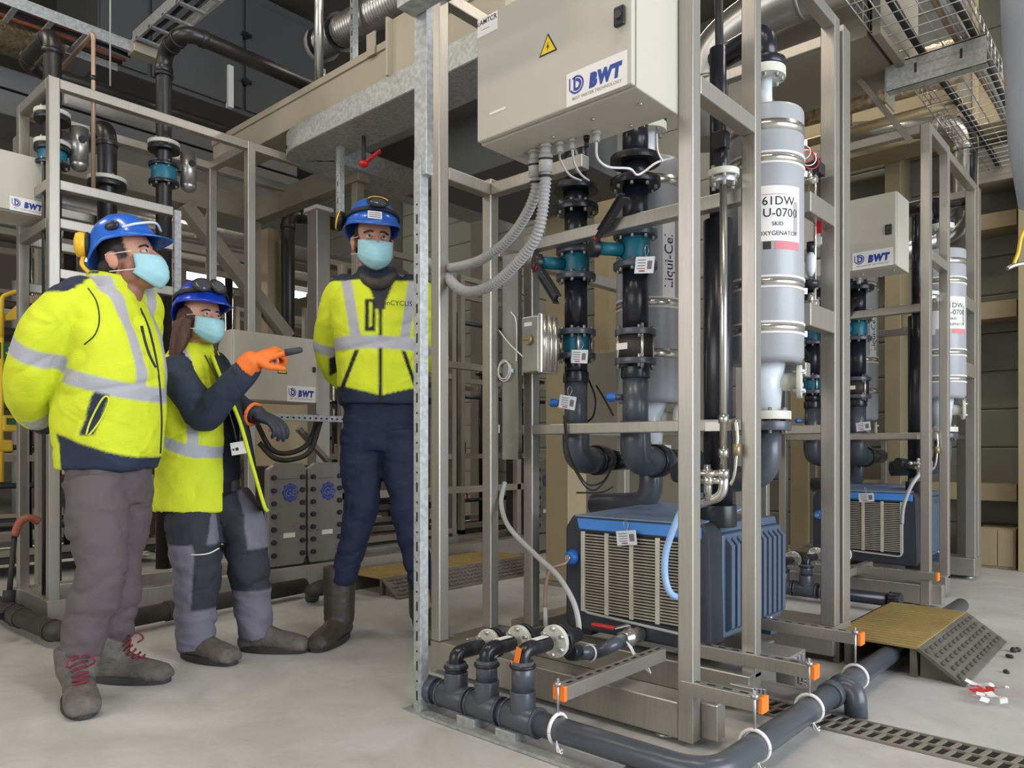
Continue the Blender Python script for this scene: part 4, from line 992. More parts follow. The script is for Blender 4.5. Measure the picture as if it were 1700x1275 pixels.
# ------------------------------------------------------------------ contactors
def contactor(label, x, y, z0, z1, r, plate, bands, name='membrane_contactor'):
    t = thing(name, label, 'filter vessel', (x, y, z0), 'grey membrane contactors')
    obj('vessel', MB().lathe([(r*.55, -.02), (r*.93, -.02), (r, 0), (r, z1-z0-.01), (r*.97, z1-z0), (.06, z1-z0+.012)], (x, y, z0), (0, 0, 1), 48), M['contactor'], t)
    for z, kind in bands:
        if kind == 's': obj('clamp_band', MB().lathe([(r*1.0, -.018), (r*1.018, -.018), (r*1.018, .018), (r*1.0, .018)], (x, y, z), (0, 0, 1), 48, False), M['steel'], t)
        else:
            b = obj('clamp_band', MB().lathe([(r*1.0, -.014), (r*1.012, -.014), (r*1.012, .014), (r*1.0, .014)], (x, y, z), (0, 0, 1), 48, False), M['steel'], t)
            for k in (-1, 1): obj('white_ring', MB().lathe([(r*1.0, -.004), (r*1.025, -.0035), (r*1.025, .0035), (r*1.0, .004)], (x, y, z+k*.019), (0, 0, 1), 48, False), M['paper'], b)
        a = 1.0; bolt = MB().ob((x+math.cos(a)*(r+.02), y+math.sin(a)*(r+.02), z), ((math.cos(a), math.sin(a), 0), (-math.sin(a), math.cos(a), 0), (0, 0, 1)), (.04, .02, .022)); obj('clamp_bolt', bolt, M['bolt'], t)
    obj('head_nozzle', MB().cyl((x, y, z1+.01), (x, y, z1+.15), .026), M['clear_plastic'], t)
    flange(None, (x, y, z1+.16), (0, 0, 1), .075, .035, 'head_flange', M['ivory_flange'], t, 8)
    flange(None, (x, y, z1+.195), (0, 0, 1), .075, .03, 'head_flange', M['pvc_dark'], t, 0)
    obj('head_elbow', MB().tube(bend([(x, y, z1+.2), (x, y, z1+.32), (x-.25, y+.1, z1+.34)], .1), .045, 18), M['pvc_dark'], t)
    # foot nozzle and side port
    obj('foot_nozzle', MB().cyl((x, y, z0-.20), (x, y, z0-.01), .055, .075), M['clear_plastic'], t)
    pf = obj('side_port', MB().cyl((x+.03, y+.01, z0-.09), (x+.115, y+.04, z0-.09), .034), M['ivory_flange'], t)
    flange(None, (x+.115, y+.04, z0-.09), (1, .33, 0), .062, .018, 'side_flange', M['ivory_flange'], t, 4)
    flange(None, (x+.01, y, z0-.215), (0, 0, 1), .085, .032, 'foot_flange', M['ivory_flange'], t, 6)
    flange(None, (x+.01, y, z0-.255), (0, 0, 1), .085, .034, 'foot_flange', M['pvc'], t, 6)
    obj('foot_elbow', MB().tube(bend([(x+.01, y, z0-.26), (x+.01, y, z0-.45), (x-.3, y+.02, z0-.47)], .12), .05, 18), M['pvc'], t)
    return t
ct = contactor('large grey upright contactor with white name plate on the near skid', -.111, .766, 1.225, 2.14, .139, True, [(2.06, 's'), (1.94, 'd'), (1.49, 'd'), (1.325, 'd')])
def wrapper(x, y, r, ang):
    return lambda a, b, z: V((x+(r)*math.cos(ang+a/r), y+(r)*math.sin(ang+a/r), z+b))
def curved(x, y, r, a0, a1, z0, z1, n=14):
    mb = MB(); vs = []
    for i in range(n+1):
        a = a0+(a1-a0)*i/n
        for z in (z0, z1): vs.append((x+r*math.cos(a), y+r*math.sin(a), z))
    return mb.add(vs, [(2*i, 2*i+2, 2*i+3, 2*i+1) for i in range(n)], True)
x, y, r = -.111, .766, .1397
va = math.atan2(CAM.y-y, CAM.x-x)          # side of the vessel that faces the walkway
npl = obj('name_plate', curved(x, y, r, va-.75, va+1.0, 1.635, 1.835), M['paper'], ct, 0, 'white name plate with black lettering')
e = MB()
for s_, a, z, sz, bo in (('61DW', .36, 1.765, .044, .004), ('U-0700', .42, 1.722, .044, .004), ('SKID', .32, 1.69, .020, .004), ('OXYGENATOR', .36, 1.655, .022, .004)):
    W = wrapper(x, y, r+.0008, va+a); text(e, s_, None, (1, 0, 0), (0, 0, 1), sz, bo, wrap=lambda p, q, W=W, z=z: W(p, q, z))
obj('lettering', e, M['print_black'], npl)
e = MB(); W = wrapper(x, y, r+.0008, va+.22)
text(e, '----------', None, (1, 0, 0), (0, 0, 1), .03, .01, wrap=lambda p, q: W(p, q*.5, 1.80)); obj('red_lettering', e, M['print_red'], npl)
e = MB()
for k in range(3): e.add(curved(x, y, r+.0008, va+.78+k*.05, va+.80+k*.05, 1.665, 1.78, 2).v, [(0, 2, 3, 1), (2, 4, 5, 3)])
obj('side_print', e, M['print_grey'], npl)
obj('pink_strip', curved(x, y, r, va+.25, va+.98, 1.605, 1.633), M['label_pink'], ct); obj('grey_patch', curved(x, y, r, va-.05, va+.15, 1.605, 1.633), M['cast_iron'], ct)
wp = obj('side_label', curved(x, y, r, va-.55, va-.42, 1.60, 1.80), M['paper'], ct)
ct2 = contactor('second grey contactor half hidden behind the right riser', -.64, .80, 1.10, 2.1, .139, False, [(1.49, 'd'), (1.28, 's'), (2.0, 's')])
x, y = -.64, .80; va2 = math.atan2(CAM.y-y, CAM.x-x)
lp = obj('side_label', curved(x, y, r, va2+.40, va2+.86, 1.49, 1.83), M['paper'], ct2); e = MB()
def WV(p, q): a = va2+.76-q/r; return V((x+(r+.0008)*math.cos(a), y+(r+.0008)*math.sin(a), 1.66+p))
text(e, 'Liqui-Cel', None, (1, 0, 0), (0, 0, 1), .060, .006, wrap=WV); obj('lettering', e, M['print_navy'], lp)
# tall dark pipe, steel sampling tube
t = thing('standpipe', 'tall navy black standpipe between the two right-hand posts', 'pipe', (-.2, .56, .63))
obj('pipe', MB().cyl((-.2, .56, .63), (-.2, .56, 1.72), .052, seg=28), M['pvc_dark'], t)
obj('pipe', MB().cyl((-.2, .56, 1.72), (-.2, .56, 2.35), .03), M['pvc_dark'], t); obj('foot_collar', MB().cyl((-.2, .56, .60), (-.2, .56, .68), .066), M['black_plastic'], t, .003)
cpb = at(1130, 810, y=.6)
obj('side_plug', MB().cyl((-.2, .5, .78), (-.26, .36, .80), .034), M['black_plastic'], t, .004)
t = thing('sampling_tube', 'thin polished steel tube with flange and needle valves', 'pipe', (-.09, .38, .8), None)
obj('tube', MB().cyl((-.09, .38, .80), (-.09, .38, 1.80), .0125, seg=18), M['steel'], t)
flange(None, (-.09, .38, 1.815), (0, 0, 1), .052, .022, 'tube_flange', M['ivory_flange'], t, 6); flange(None, (-.09, .38, 1.79), (0, 0, 1), .045, .02, 'tube_flange', M['bolt'], t, 6)
obj('level_switch', MB().cyl((-.09, .38, 1.825), (-.09, .38, 1.90), .014).cyl((-.09, .38, 1.88), (-.09, .38, 2.0), .008), M['black_plastic'], t)
obj('switch_head', MB().bx(-.125, -.075, .36, .40, 1.90, 1.96), M['black_plastic'], t, .004)
for z, q in ((.985, .017), (.87, .018), (.80, .02)): obj('compression_nut', MB().cyl((-.09, .38, z-.015), (-.09, .38, z+.015), q, seg=6), M['steel'], t)
obj('bracket', MB().ob((-.12, .40, .96), ((1, 0, 0), (0, 1, 0), (0, 0, 1)), (.08, .03, .03)), M['steel'], t)
obj('lower_bend', MB().tube(bend([(-.09, .38, .80), (-.09, .38, .725), (-.16, .38, .70), (-.20, .42, .69)], .04), .017, 14), M['steel'], t)
for dx, z in ((-.055, .80), (-.05, .775)):
    nv = obj('needle_valve', MB().cyl((-.09, .38, z), (-.09+dx*1.5, .36, z), .012).cyl((-.09+dx, .37, z-.07), (-.09+dx, .37, z+.03), .012).ell((-.09+dx, .37, z), (.02, .02, .022)), M['steel'], t)
obj('tee_handle', MB().cyl((-.185, .35, .80), (-.115, .36, .80), .009).ell((-.185, .35, .80), (.013, .013, .013)), M['steel'], t)
obj('drip_tube', MB().tube(spline([(-.055, .40, .98), (-.05, .40, .93), (-.052, .40, .88), (-.06, .40, .80), (-.075, .40, .76)], 5), .006), M['steel'], t)
obj('brass_fitting', MB().cyl((-.052, .40, .86), (-.052, .40, .90), .014, seg=6), M['brass'], t)
# level instrument and loose wiring behind the contactor
t = thing('level_instrument', 'slim steel level instrument with glass bulb beside the double post', 'instrument', (-.03, 1.08, 1.3))
q0 = at(1353, 540, y=1.10); q1 = at(1353, 255, y=1.10)
obj('guide_rod', MB().cyl(q0, q1, .006), M['steel'], t); c = at(1346, 440, y=1.10); obj('glass_bulb', MB().lathe([(.01, -.05), (.02, -.03), (.022, .03), (.012, .05)], c, (0, 0, 1), 16), M['clear_plastic'], t); obj('bulb_collar', MB().cyl(at(1346, 418, y=1.1), at(1346, 402, y=1.1), .016), M['black_plastic'], t)
obj('valve_cap', MB().lathe([(.02, 0), (.038, .01), (.038, .03), (.01, .04)], at(1344, 480, y=1.09), (0, 0, 1), 18), M['black_plastic'], t); obj('red_tag', MB().ob(at(1360, 378, y=1.09), ((1, 0, 0), (0, 1, 0), (0, 0, 1)), (.022, .003, .045)), M['red'], t); obj('white_tag', MB().ob(at(1360, 400, y=1.09), ((1, 0, 0), (0, 1, 0), (0, 0, 1)), (.02, .003, .03)), M['paper'], t)
for k, (a, b) in enumerate(((1344, 300), (1346, 505), (1340, 520))): c = at(a, b, y=1.08); obj('pipe_fitting', MB().cyl(c-V((.03, 0, 0)), c+V((.03, 0, 0)), .016, seg=8).cyl(c, c+V((0, 0, .045)), .012, seg=6), M['steel'], t)
obj('dark_bracket', MB().bx(at(1332, 290, y=1.1).x, at(1362, 290, y=1.1).x, 1.09, 1.16, at(1340, 292, y=1.1).z, at(1340, 272, y=1.1).z), M['black_plastic'], t, .004)
c = at(1332, 252, y=.93)
for k in range(4): tag(obj('wire_loop', MB().torus(c+V((.008*k, .01, -.012*k)), (.3+.2*k, -.7, .1*k), .026+.004*k, .0022, 20, 5), M['red' if k % 2 else 'paper']), ['white wire loop tied to the top of the contactor, front one', 'red wire loop tied to the top of the contactor, front one', 'white wire loop tied to the top of the contactor, back one', 'red wire loop tied to the top of the contactor, back one'][k], 'wire', 'wire loops on the contactor clamp')
# junction box and wire coil
t = thing('junction_box', 'silver aluminium junction box with bolted lid on a skid post', 'junction box', (-.93, .38, 1.19))
obj('housing', MB().bx(-.955, -.865, .33, .425, 1.195, 1.425), M['aluminium'], t, .006); obj('lid', MB().bx(-.865, -.845, .325, .43, 1.19, 1.43), M['steel'], t, .004)
for y_ in (.345, .38, .41): obj('lid_rib', MB().cyl((-.842, y_, 1.20), (-.842, y_, 1.42), .009), M['steel'], t)
obj('rotary_switch', MB().cyl((-.915, .33, 1.33), (-.915, .312, 1.33), .022).bx(-.93, -.90, .306, .314, 1.326, 1.334), M['brass'], t); obj('data_label', MB().bx(-.94, -.90, .328, .331, 1.385, 1.40), M['paper'], t)
t = thing('wire_coil', 'coil of thin white wire hanging on the side plate', 'wire', at(838, 640, y=.335))
c = at(838, 615, y=.335)
for k, (rr_, dz) in enumerate(((.036, 0), (.041, -.004), (.039, .003))): obj('turn', MB().torus(c+V((0, -.004*k, dz)), (0.1*k, 1, 0), rr_, .0022, 26, 6), M['paper'], t)
obj('clip', MB().bx(c.x+.03, c.x+.045, c.y-.01, c.y+.006, c.z-.012, c.z+.004), M['clear_plastic'], t)
cable('thin grey wire from the side plate to the junction box', [at(828, 548, y=.335), at(845, 570, y=.32), at(868, 592, y=.33)], .0025, 'paper', name='signal_cable', grp='white signal cables')
cable('thin grey wire looping over the junction box', [at(848, 518, y=.335), at(856, 530, y=.33), at(858, 560, y=.33), at(857, 600, y=.33)], .0025, 'paper', name='signal_cable', grp='white signal cables')
# ------------------------------------------------------------------ vacuum pump unit
def pump_unit(label):
    X0, X1, Y0, Y1, Z0, Z1 = -.795, -.135, .50, 1.06, .165, .62
    YF = .415
    t = thing('pump_unit', label, 'pump', ((X0+X1)/2, (Y0+Y1)/2, Z0), 'blue grey pump units')
    fr = MB()
    # moulded front hood, tapering towards the back, rounded top
    prof = [(X0+.012, Z0), (X1-.035, Z0), (X1-.02, Z0+.02), (X1-.03, Z1-.03), (X1-.05, Z1), (X0+.035, Z1), (X0+.0, Z1-.05), (X0, Z0+.05)]
    fr.prism([(a, YF, b) for a, b in prof], (0, .11, 0)); obj('front_hood', fr, M['unit_dark'], t, .012)
    obj('hood_trim', MB().prism([(X0+.075, YF-.008, Z1-.055), (X1-.055, YF-.008, Z1-.055), (X1-.055, YF-.004, Z1-.012), (X0+.06, YF-.004, Z1-.012)], (0, .02, 0)), M['unit_trim'], t, .004)
    obj('hood_top', MB().prism([(X0+.05, YF, Z1-.006), (X1-.06, YF, Z1-.006), (X1-.09, Y1-.2, Z1+.028), (X0+.16, Y1-.2, Z1+.028)], (0, 0, .006)), M['unit_top'], t, .002)
    # grille: recessed back, frame and single louvre slats
    gx0, gx1, gz0, gz1 = X0+.095, X1-.115, Z0+.075, Z1-.062
    obj('grille_back', MB().bx(gx0, gx1, YF-.003, YF+.001, gz0, gz1), M['shadow_void'], t)
    gf = MB().tube(bend([(gx0, YF-.006, gz1), (gx0, YF-.006, gz0), (gx1, YF-.006, gz0-.02), (gx1, YF-.006, gz1)], .03), .006, 8)
    obj('grille_frame', gf, M['hose_grey'], t)
    cols = 4; cw = (gx1-gx0)/cols; n = 27; ph = (gz1-gz0-.012)/n
    mb = MB().prism([(gx0+.010, YF-.003, gz0+.008), (gx0+.010, YF-.011, gz0+.008+ph*.12), (gx0+.010, YF-.012, gz0+.008+ph*.42), (gx0+.010, YF-.003, gz0+.008+ph*.56)], (cw-.018, 0, 0))
    sl = obj('louvre_slat', mb, M['grille'], t)
    rep(sl, 'louvre_slat', [(i*cw, 0, k*ph) for i in range(cols) for k in range(n) if (i, k) != (0, 0)])
    for i in range(cols+1): obj('grille_mullion', MB().bx(gx0+i*cw-.009, gx0+i*cw+.009, YF-.0115, YF-.002, gz0+.002, gz1), M['grille'], t, .002)
    # ribbed side casing
    obj('casing', MB().bx(X0+.03, X1-.03, YF+.11, Y1, Z0+.03, Z1-.045), M['unit'], t, .012)
    obj('top_cover', MB().prism([(X0+.06, YF+.1, Z1-.045), (X0+.06, YF+.1, Z1-.01), (X0+.06, Y1-.02, Z1-.012), (X0+.06, Y1, Z1-.045)], (X1-X0-.11, 0, 0)), M['unit'], t, .006)
    for i in range(11):
        ya = YF+.135+i*.046
        if ya+.03 > Y1: break
        obj('cooling_rib', MB().prism([(X1-.032, ya, Z0+.05), (X1-.004, ya, Z0+.07), (X1-.004, ya, Z1-.085), (X1-.032, ya, Z1-.055)], (0, .026, 0)), M['unit'], t, .004)
    for x_, y_ in ((X1-.06, YF+.06), (X1-.06, Y1-.12), (X0+.06, Y1-.1), (X0+.07, YF+.05)):
        ft = MB().bx(x_-.045, x_+.05, y_-.035, y_+.035, Z0-.02, Z0+.03); f = obj('mounting_foot', ft, M['unit'] if y_ > .6 else M['black_rubber'], t, .005)
        obj('foot_bolt', MB().cyl((x_+.03, y_, Z0+.03), (x_+.03, y_, Z0+.05), .010, seg=6), M['bolt'], f)
    kb = MB().cyl((X0+.04, YF, Z0+.285), (X0+.04, YF-.03, Z0+.285), .033, .024); k = obj('adjuster_knob', kb, M['valve_blue'], t, .004)
    obj('knob_insert', MB().cyl((X0+.04, YF-.03, Z0+.285), (X0+.04, YF-.04, Z0+.285), .012), M['bolt'], k)
    obj('embossed_badge', MB().bx(X0+.03, X0+.07, YF-.002, YF+.001, Z1-.16, Z1-.10), M['unit_dark'], t, .002)
    obj('outlet_fitting', MB().cyl((-.19, .56, Z1-.012), (-.19, .56, Z1+.06), .04, seg=20), M['black_plastic'], t, .004)
    return t
pump = pump_unit('blue grey ribbed pump unit with louvred front on the near skid')
hang_tag('white tag clipped at the top of the near pump louvres', at(1040, 893, y=.385), (1, 0, 0), .088, .055, .12)
cable('short pale blue hose hanging over the near pump louvres', [at(1140, 830, y=.36), at(1122, 868, y=.35), at(1106, 915, y=.345), at(1104, 955, y=.345), at(1112, 983, y=.345), at(1128, 992, y=.36), at(1150, 990, y=.38)], .0125, 'hose_blue', 'hose', 'blue_hose')
gh = [at(838, 800, y=.36), at(832, 835, y=.33), at(845, 875, y=.27), at(890, 922, y=.22), at(925, 955, y=.18), at(950, 995, y=.16), at(960, 1030, y=.15), at(961, 1062, y=.15)]
cable('clear grey drain hose sweeping down past the near pump', gh, .0105, 'hose_grey', 'hose', 'drain_hose')
t = thing('copper_line', 'bent copper tube running from the pump knob down to the floor', 'pipe', at(908, 1030, y=.33))
obj('tube', MB().tube(spline([(-.755, .40, .452), at(935, 937, y=.36), at(915, 945, y=.34), at(906, 975, y=.33), at(905, 1010, y=.33)], 8), .007), M['copper'], t)
obj('sleeve', MB().cyl(at(905, 1008, y=.33), at(906, 1045, y=.33), .009), M['hose_grey'], t)
# red-handled ball valve and drain elbow before the pump
t = thing('ball_valve', 'ball valve with long red lever and dark elbow before the pump', 'valve', at(1040, 1075, y=.30))
c = at(1045, 1058, y=.34)
obj('body', MB().cyl(c+V((0, .07, 0)), c+V((0, -.05, 0)), .028).ell(c, (.035, .035, .035)), M['steel'], t)
lev = bend([c+V((0, 0, .03)), c+V((-.01, -.01, .05)), at(1000, 1037, y=.30), at(985, 1035, y=.30)], .03)
a1 = c+V((-.005, -.0, .045)); a2 = at(1020, 1043, y=.30); a3 = at(983, 1036, y=.28)
obj('lever_arm', MB().bar(c, a1, .012).bar(a1, a2, .02, .005), M['steel'], t); obj('lever_grip', MB().bar(a2, a3, .024, .010), M['red'], t, .003)
pp = bend([c+V((0, -.05, 0)), c+V((0, -.13, -.01)), at(985, 1085, y=.2), at(958, 1083, y=.10)], .06, 8)
obj('drain_elbow', MB().tube(pp, .024, 16), M['pvc'], t); obj('pipe_end_cap', MB().cyl(pp[-1], pp[-1]+(pp[-1]-pp[-2]).normalized()*.045, .030), M['pvc_dark'], t, .003)
obj('tie_wrap', MB().torus(pp[-3], pp[-2]-pp[-3], .028, .004), M['paper'], t)
for k in range(5):
    s0 = at(1040+k*2, 1065+k*2, y=.27); obj('tie_strand', MB().tube(spline([s0, s0+V((.03, -.01, -.03)), s0+V((.05+.01*k, -.02, -.05-.006*k)), s0+V((.075, -.02, -.075+.008*k))], 5), .0025, 6), M['paper'], t)
# ------------------------------------------------------------------ floor drain manifold
YM, ZM, RM = -.28, .068, .036
def manifold_valves(t, YM):
    for x_, zt in ((-.708, .212), (-.568, .247), (-.417, .272)):
        te = obj('tee', MB().cyl((x_-.062, YM, ZM), (x_+.062, YM, ZM), RM*1.2, seg=22).cyl((x_, YM, ZM), (x_, YM, ZM+.085), RM*1.1, seg=22), M['pvc'], t, .003)
        for k in (-1, 1): obj('tee_ring', MB().cyl((x_+k*.062-.004, YM, ZM), (x_+k*.062+.004, YM, ZM), RM*1.27, seg=22), M['pvc'], te)
        obj('riser_socket', MB().cyl((x_, YM, ZM+.085), (x_, YM, zt-.03), RM*.95, seg=20), M['pvc'], t)
        obj('bracket_ring', MB().torus((x_, YM, zt-.045), (0, 0, 1), .036, .006, 18, 6), M['black_plastic'], t)
        obj('riser_elbow', MB().tube(bend([(x_, YM, zt-.06), (x_, YM, zt), (x_, YM+.12, zt)], .045, 8), .0245, 18), M['pvc_dark'], t)
        yf = YM+.155
        flange(None, (x_, yf, zt), (0, 1, 0), .052, .016, 'valve_flange', M['ivory_flange'], t, 6); flange(None, (x_, yf+.028, zt), (0, 1, 0), .052, .018, 'valve_flange', M['black_plastic'], t, 0)
        obj('branch_pipe', MB().cyl((x_, yf, zt), (x_, yf+.12, zt), .024), M['pvc_dark'], t)
        if zt > .22: obj('print_strip', MB().bx(x_-.012, x_+.012, YM+.05, YM+.11, zt+.0235, zt+.025), M['paper'], t)
t = thing('drain_manifold', 'grey drain pipe along the floor with three tees and valves', 'pipe', (-.5, -.28, 0))
mp_ = bend([(-.80, YM, ZM), (.20, YM, ZM), (.20, 2.5, ZM)], .11, 10)
obj('main_pipe', MB().tube(mp_, RM, 22), M['pvc'], t)
obj('end_cap', MB().cyl((-.86, YM, ZM), (-.80, YM, ZM), RM*1.25, seg=22), M['pvc'], t, .004)
manifold_valves(t, YM)
t2_ = thing('drain_manifold', 'dark drain pipe with three valves along the farther skid', 'pipe', (-.5, 2.4, 0))
obj('main_pipe', MB().cyl((-1.3, 2.4, ZM), (-.12, 2.4, ZM), RM, seg=20), M['pvc_dark'], t2_); obj('end_cap', MB().cyl((-.12, 2.4, ZM), (-.06, 2.4, ZM), RM*1.25, seg=20), M['pvc_dark'], t2_, .004)
manifold_valves(t2_, 2.4)
fa = V((-.417, YM-.030, .245)); u_ = V((.25, 0, 1)).normalized(); r_ = u_.cross(V((0, 1, 0)))
obj('flow_arrow', MB().prism([fa+u_*.045-r_*.010, fa+u_*.045+r_*.010, fa-u_*.005+r_*.010, fa-u_*.005+r_*.022, fa-u_*.045, fa-u_*.005-r_*.022, fa-u_*.005-r_*.010], (0, .002, 0)), M['orange'], t)
obj('down_branch', MB().tube(bend([(.20, .62, ZM+.02), (.26, .62, ZM+.015), (.27, .60, -.0)], .03), .036, 18), M['pvc'], t)
for ya_, yb_ in ((.55, .60), (.66, .69)): obj('branch_ring', MB().cyl((.20, ya_, ZM), (.20, yb_, ZM), RM*1.22, seg=22), M['pvc'], t, .003)
for x_, in ((-.62,), (-.45,), (.0,)):
    obj('pipe_saddle', MB().bx(x_-.04, x_+.04, YM-.045, YM+.02, .002, .034), M['galvanised'], t, .002)
obj('support_rail', MB().bx(-.80, .1, YM-.075, YM-.035, .002, .012), M['galvanised'], t)
# struts with orange end caps, and hangers
def strut(label, a, b, capend):
    t = thing('strut_rail', label, 'steel strut', a, 'strut rails with orange caps')
    a = V(a); b = V(b); d = (b-a).normalized(); s_ = V((-d.y, d.x, 0)); u = V((0, 0, 1)); L = (b-a).length; c = (a+b)/2
    m_ = MB(); m_.ob(c-s_*.0195, (d, s_, u), (L, .003, .041)); m_.ob(c+s_*.0195, (d, s_, u), (L, .003, .041)); m_.ob(c+u*.0195, (d, s_, u), (L, .041, .003)); m_.ob(c-u*.0195, (d, s_, u), (L, .041, .003))
    obj('channel', m_, S, t, .001)
    n = int(L/.05); s0 = MB().ob(a+d*.04+u*.0212, (d, s_, u), (.026, .011, .0008)); q = obj('slot', s0, M['shadow_void'], t); rep(q, 'slot', [d*.05*k for k in range(1, n)])
    e = b if capend else a
    obj('end_cap', MB().ob(e+d*(.006 if capend else -.006), (d, s_, u), (.014, .045, .045)), M['orange'], t, .003)
    return t
strut('strut rail on the skid corner with orange cap nearest the corner post', (-.04, .02, .175), (.20, .02, .175), True)
strut('strut rail with orange cap in the middle of the right side', (-.25, .41, .18), (.20, .41, .18), True)
strut('strut rail with orange cap farthest back by the double post', (-.25, .86, .20), (.20, .86, .20), True)
strut('strut rail with orange cap poking out over the floor pipe', (-.285, -.26, .17), (-.285, .30, .17), False)
def hanger(label, x_, y_, z_, pd):
    t = thing('pipe_hanger', label, 'pipe hanger', (x_, y_, 0), 'wire pipe hangers')
    obj('rod', MB().cyl((x_, y_, z_+.045), (x_, y_, ZM+.03), .004, seg=8), M['bolt'], t); obj('nut', MB().cyl((x_, y_, z_+.022), (x_, y_, z_+.034), .011, seg=6), M['bolt'], t)
    obj('clamp', MB().torus((x_, y_, ZM), pd, RM+.006, .006, 24, 6), M['paper'], t)
    for k in range(2): obj('tie_end', MB().tube(spline([V((x_, y_, ZM+.03))+V(pd)*.005, V((x_+.02, y_-.03, ZM-.01-.01*k)), V((x_+.03+.01*k, y_-.04, .02)), V((x_+.045, y_-.035, .03-.01*k))], 4), .0025, 6), M['paper'], t)
hanger('pipe hanger under the corner orange cap', .195, -.012, .175, (0, 1, 0)); hanger('pipe hanger under the middle orange cap', .195, .39, .18, (0, 1, 0))
hanger('pipe hanger under the rear orange cap', .195, .83, .20, (0, 1, 0)); hanger('pipe hanger under the orange cap over the long floor pipe', -.285, -.275, .17, (1, 0, 0))
# bolts and clamps on the beams
t = thing('channel_clips', 'row of bright steel channel clips on the skid edge', 'clips', (.03, .62, 0), None)
for k in range(4): obj('clip', MB().bx(-.03, .05, .30+k*.03, .312+k*.03, .05, .12-.008*k), M['bolt'], t, .002)
for k in range(3): obj('clip', MB().bx(-.0, .07, .60+k*.035, .615+k*.035, .06, .16), M['bolt'], t, .002)
obj('spring', MB().tube([V((.05+.012*math.cos(k*.9), .72+.012*math.sin(k*.9), .03+.0016*k)) for k in range(60)], .0025, 5), M['steel'], t)
obj('channel', MB().bx(-.10, .06, .56, .72, .125, .165), S, t, .003)
# ------------------------------------------------------------------ drain grating along the floor
t = thing('drain_grating', 'slotted floor drain grating running under the near skid', 'grating', (0, .5, 0))
obj('pit', MB().bx(-1.0, .95, .43, .57, .0006, .0016), M['shadow_void'], t)
for y_ in (.425, .497, .571): obj('side_bar', MB().bx(-1.0, .95, y_-.004, y_+.004, .001, .008), M['grey_steel'], t)
for s_ in (0, 1):
    b0 = obj('cross_bar', MB().prism([(-1.0, .430+.071*s_, .001), (-.988, .430+.071*s_, .001), (-.976, .493+.071*s_, .001), (-.988, .493+.071*s_, .001)], (0, 0, .006)), M['grey_steel'], t)
    rep(b0, 'cross_bar', [(.038*k, 0, 0) for k in range(1, 51)])
# ------------------------------------------------------------------ cable ramp at the right
def ramp(label, x0, x1, y0, y1, h, side, studs=True, xt=None):
    """speed-bump style cable protector: yellow deck, chequered slopes"""
    t = thing('cable_ramp', label, 'cable ramp', ((x0+x1)/2, (y0+y1)/2, 0), 'cable ramps on the floor')
    obj('deck', MB().prism([(x0, y0, h), (x0, y1, h), (x1, y1, h), (x1, y0, h)], (0, 0, .012)), M['ramp_yellow'], t, .003)
    rb = obj('deck_rib', MB().bx(x0+.01, x1-.01, y0+.02, y0+.03, h+.012, h+.0145), M['ramp_yellow'], t); rep(rb, 'deck_rib', [(0, .045*k, 0) for k in range(1, int((y1-y0-.04)/.045))])
    for xa, sg in ((x1, 1), (x0, -1)):
        xb = xa+sg*side; ln = math.hypot(side, h); d = V((sg*side, 0, -h)).normalized(); n = V((sg*h, 0, side)).normalized()
        obj('slope', MB().prism([(xa, y0, h+.010), (xa, y1, h+.010), (xb, y1, .006), (xb, y0, .006)], -n*.015), M['ramp_black'], t, .002)
        s0 = None
        for i in range(5):
            for k in range(int((y1-y0)/.07)):
                c = V((xa, y0+.04+k*.07+(.035 if i % 2 else 0), h+.010))+d*(.03+i*(ln-.06)/4)
                if c.y > y1-.02: continue
                if s0 is None: s0 = obj('stud', MB().ob(c+n*.002, (d, V((0, 1, 0)), n), (.012, .05, .006)), M['ramp_black'], t); c0 = c
                else: rep(s0, 'stud', [c-c0])
        for y_ in (y0+.03, (y0+y1)/2, y1-.03):
            obj('rib_wall', MB().prism([(xa, y_, 0), (xb-sg*.03, y_, 0), (xa, y_, h-.006)], (0, .012, 0)), M['ramp_black'], t)
    for x_ in (x0+.02, (x0+x1)/2-.1, x1-.02): obj('channel_wall', MB().bx(x_-.012, x_+.012, y0+.01, y1-.01, 0, h), M['ramp_black'], t)
    return t
ramp('yellow-topped black cable ramp over the drain pipe at the right', -.02, .31, 1.20, 2.06, .11, .16)
# torn barrier tape and debris
t = thing('barrier_tape', 'crumpled scrap of red and white barrier tape by the ramp', 'litter', at(1637, 1155, z=0))
for k in range(7):
    c = at(1622+k*5, 1140+((k*13) % 28), z=.008); a = k*.9
    pts = [c+V((math.cos(a)*.03*i+.008*math.sin(i*2+k), math.sin(a)*.03*i, .004+.012*abs(math.sin(i*1.7+k)))) for i in range(-1, 3)]
    s_ = V((-math.sin(a), math.cos(a), .4)).normalized()*.014
    mb = MB(); P = spline(pts, 3); mb.add([p+s_ for p in P]+[p-s_+V((0, 0, .006)) for p in P], [(i, i+1, len(P)+i+1, len(P)+i) for i in range(len(P)-1)])
    obj('strip', mb, M['red'] if k % 2 else M['paper'], t)
for k, (px_, py_, s_, lb) in enumerate(((1678, 1092, .02, 'dark crumb of debris right of the ramp, farthest from the tape'), (1690, 1083, .028, 'largest dark debris lump at the right edge'), (1668, 1117, .018, 'small grey debris chip between ramp and barrier tape'), (1672, 1142, .010, 'bent wire offcut beside the barrier tape'))):
    c = at(px_, py_, z=0); mb = MB()
    for j in range(4): mb.ell(c+V((random.uniform(-1, 1)*s_*.6, random.uniform(-1, 1)*s_*.6, s_*.35)), (s_*.5, s_*.35, s_*.4), nu=7, nv=5)
    tag(obj('debris', mb, M['cast_iron'] if k < 3 else M['paper']), lb, 'debris', 'debris on the floor')
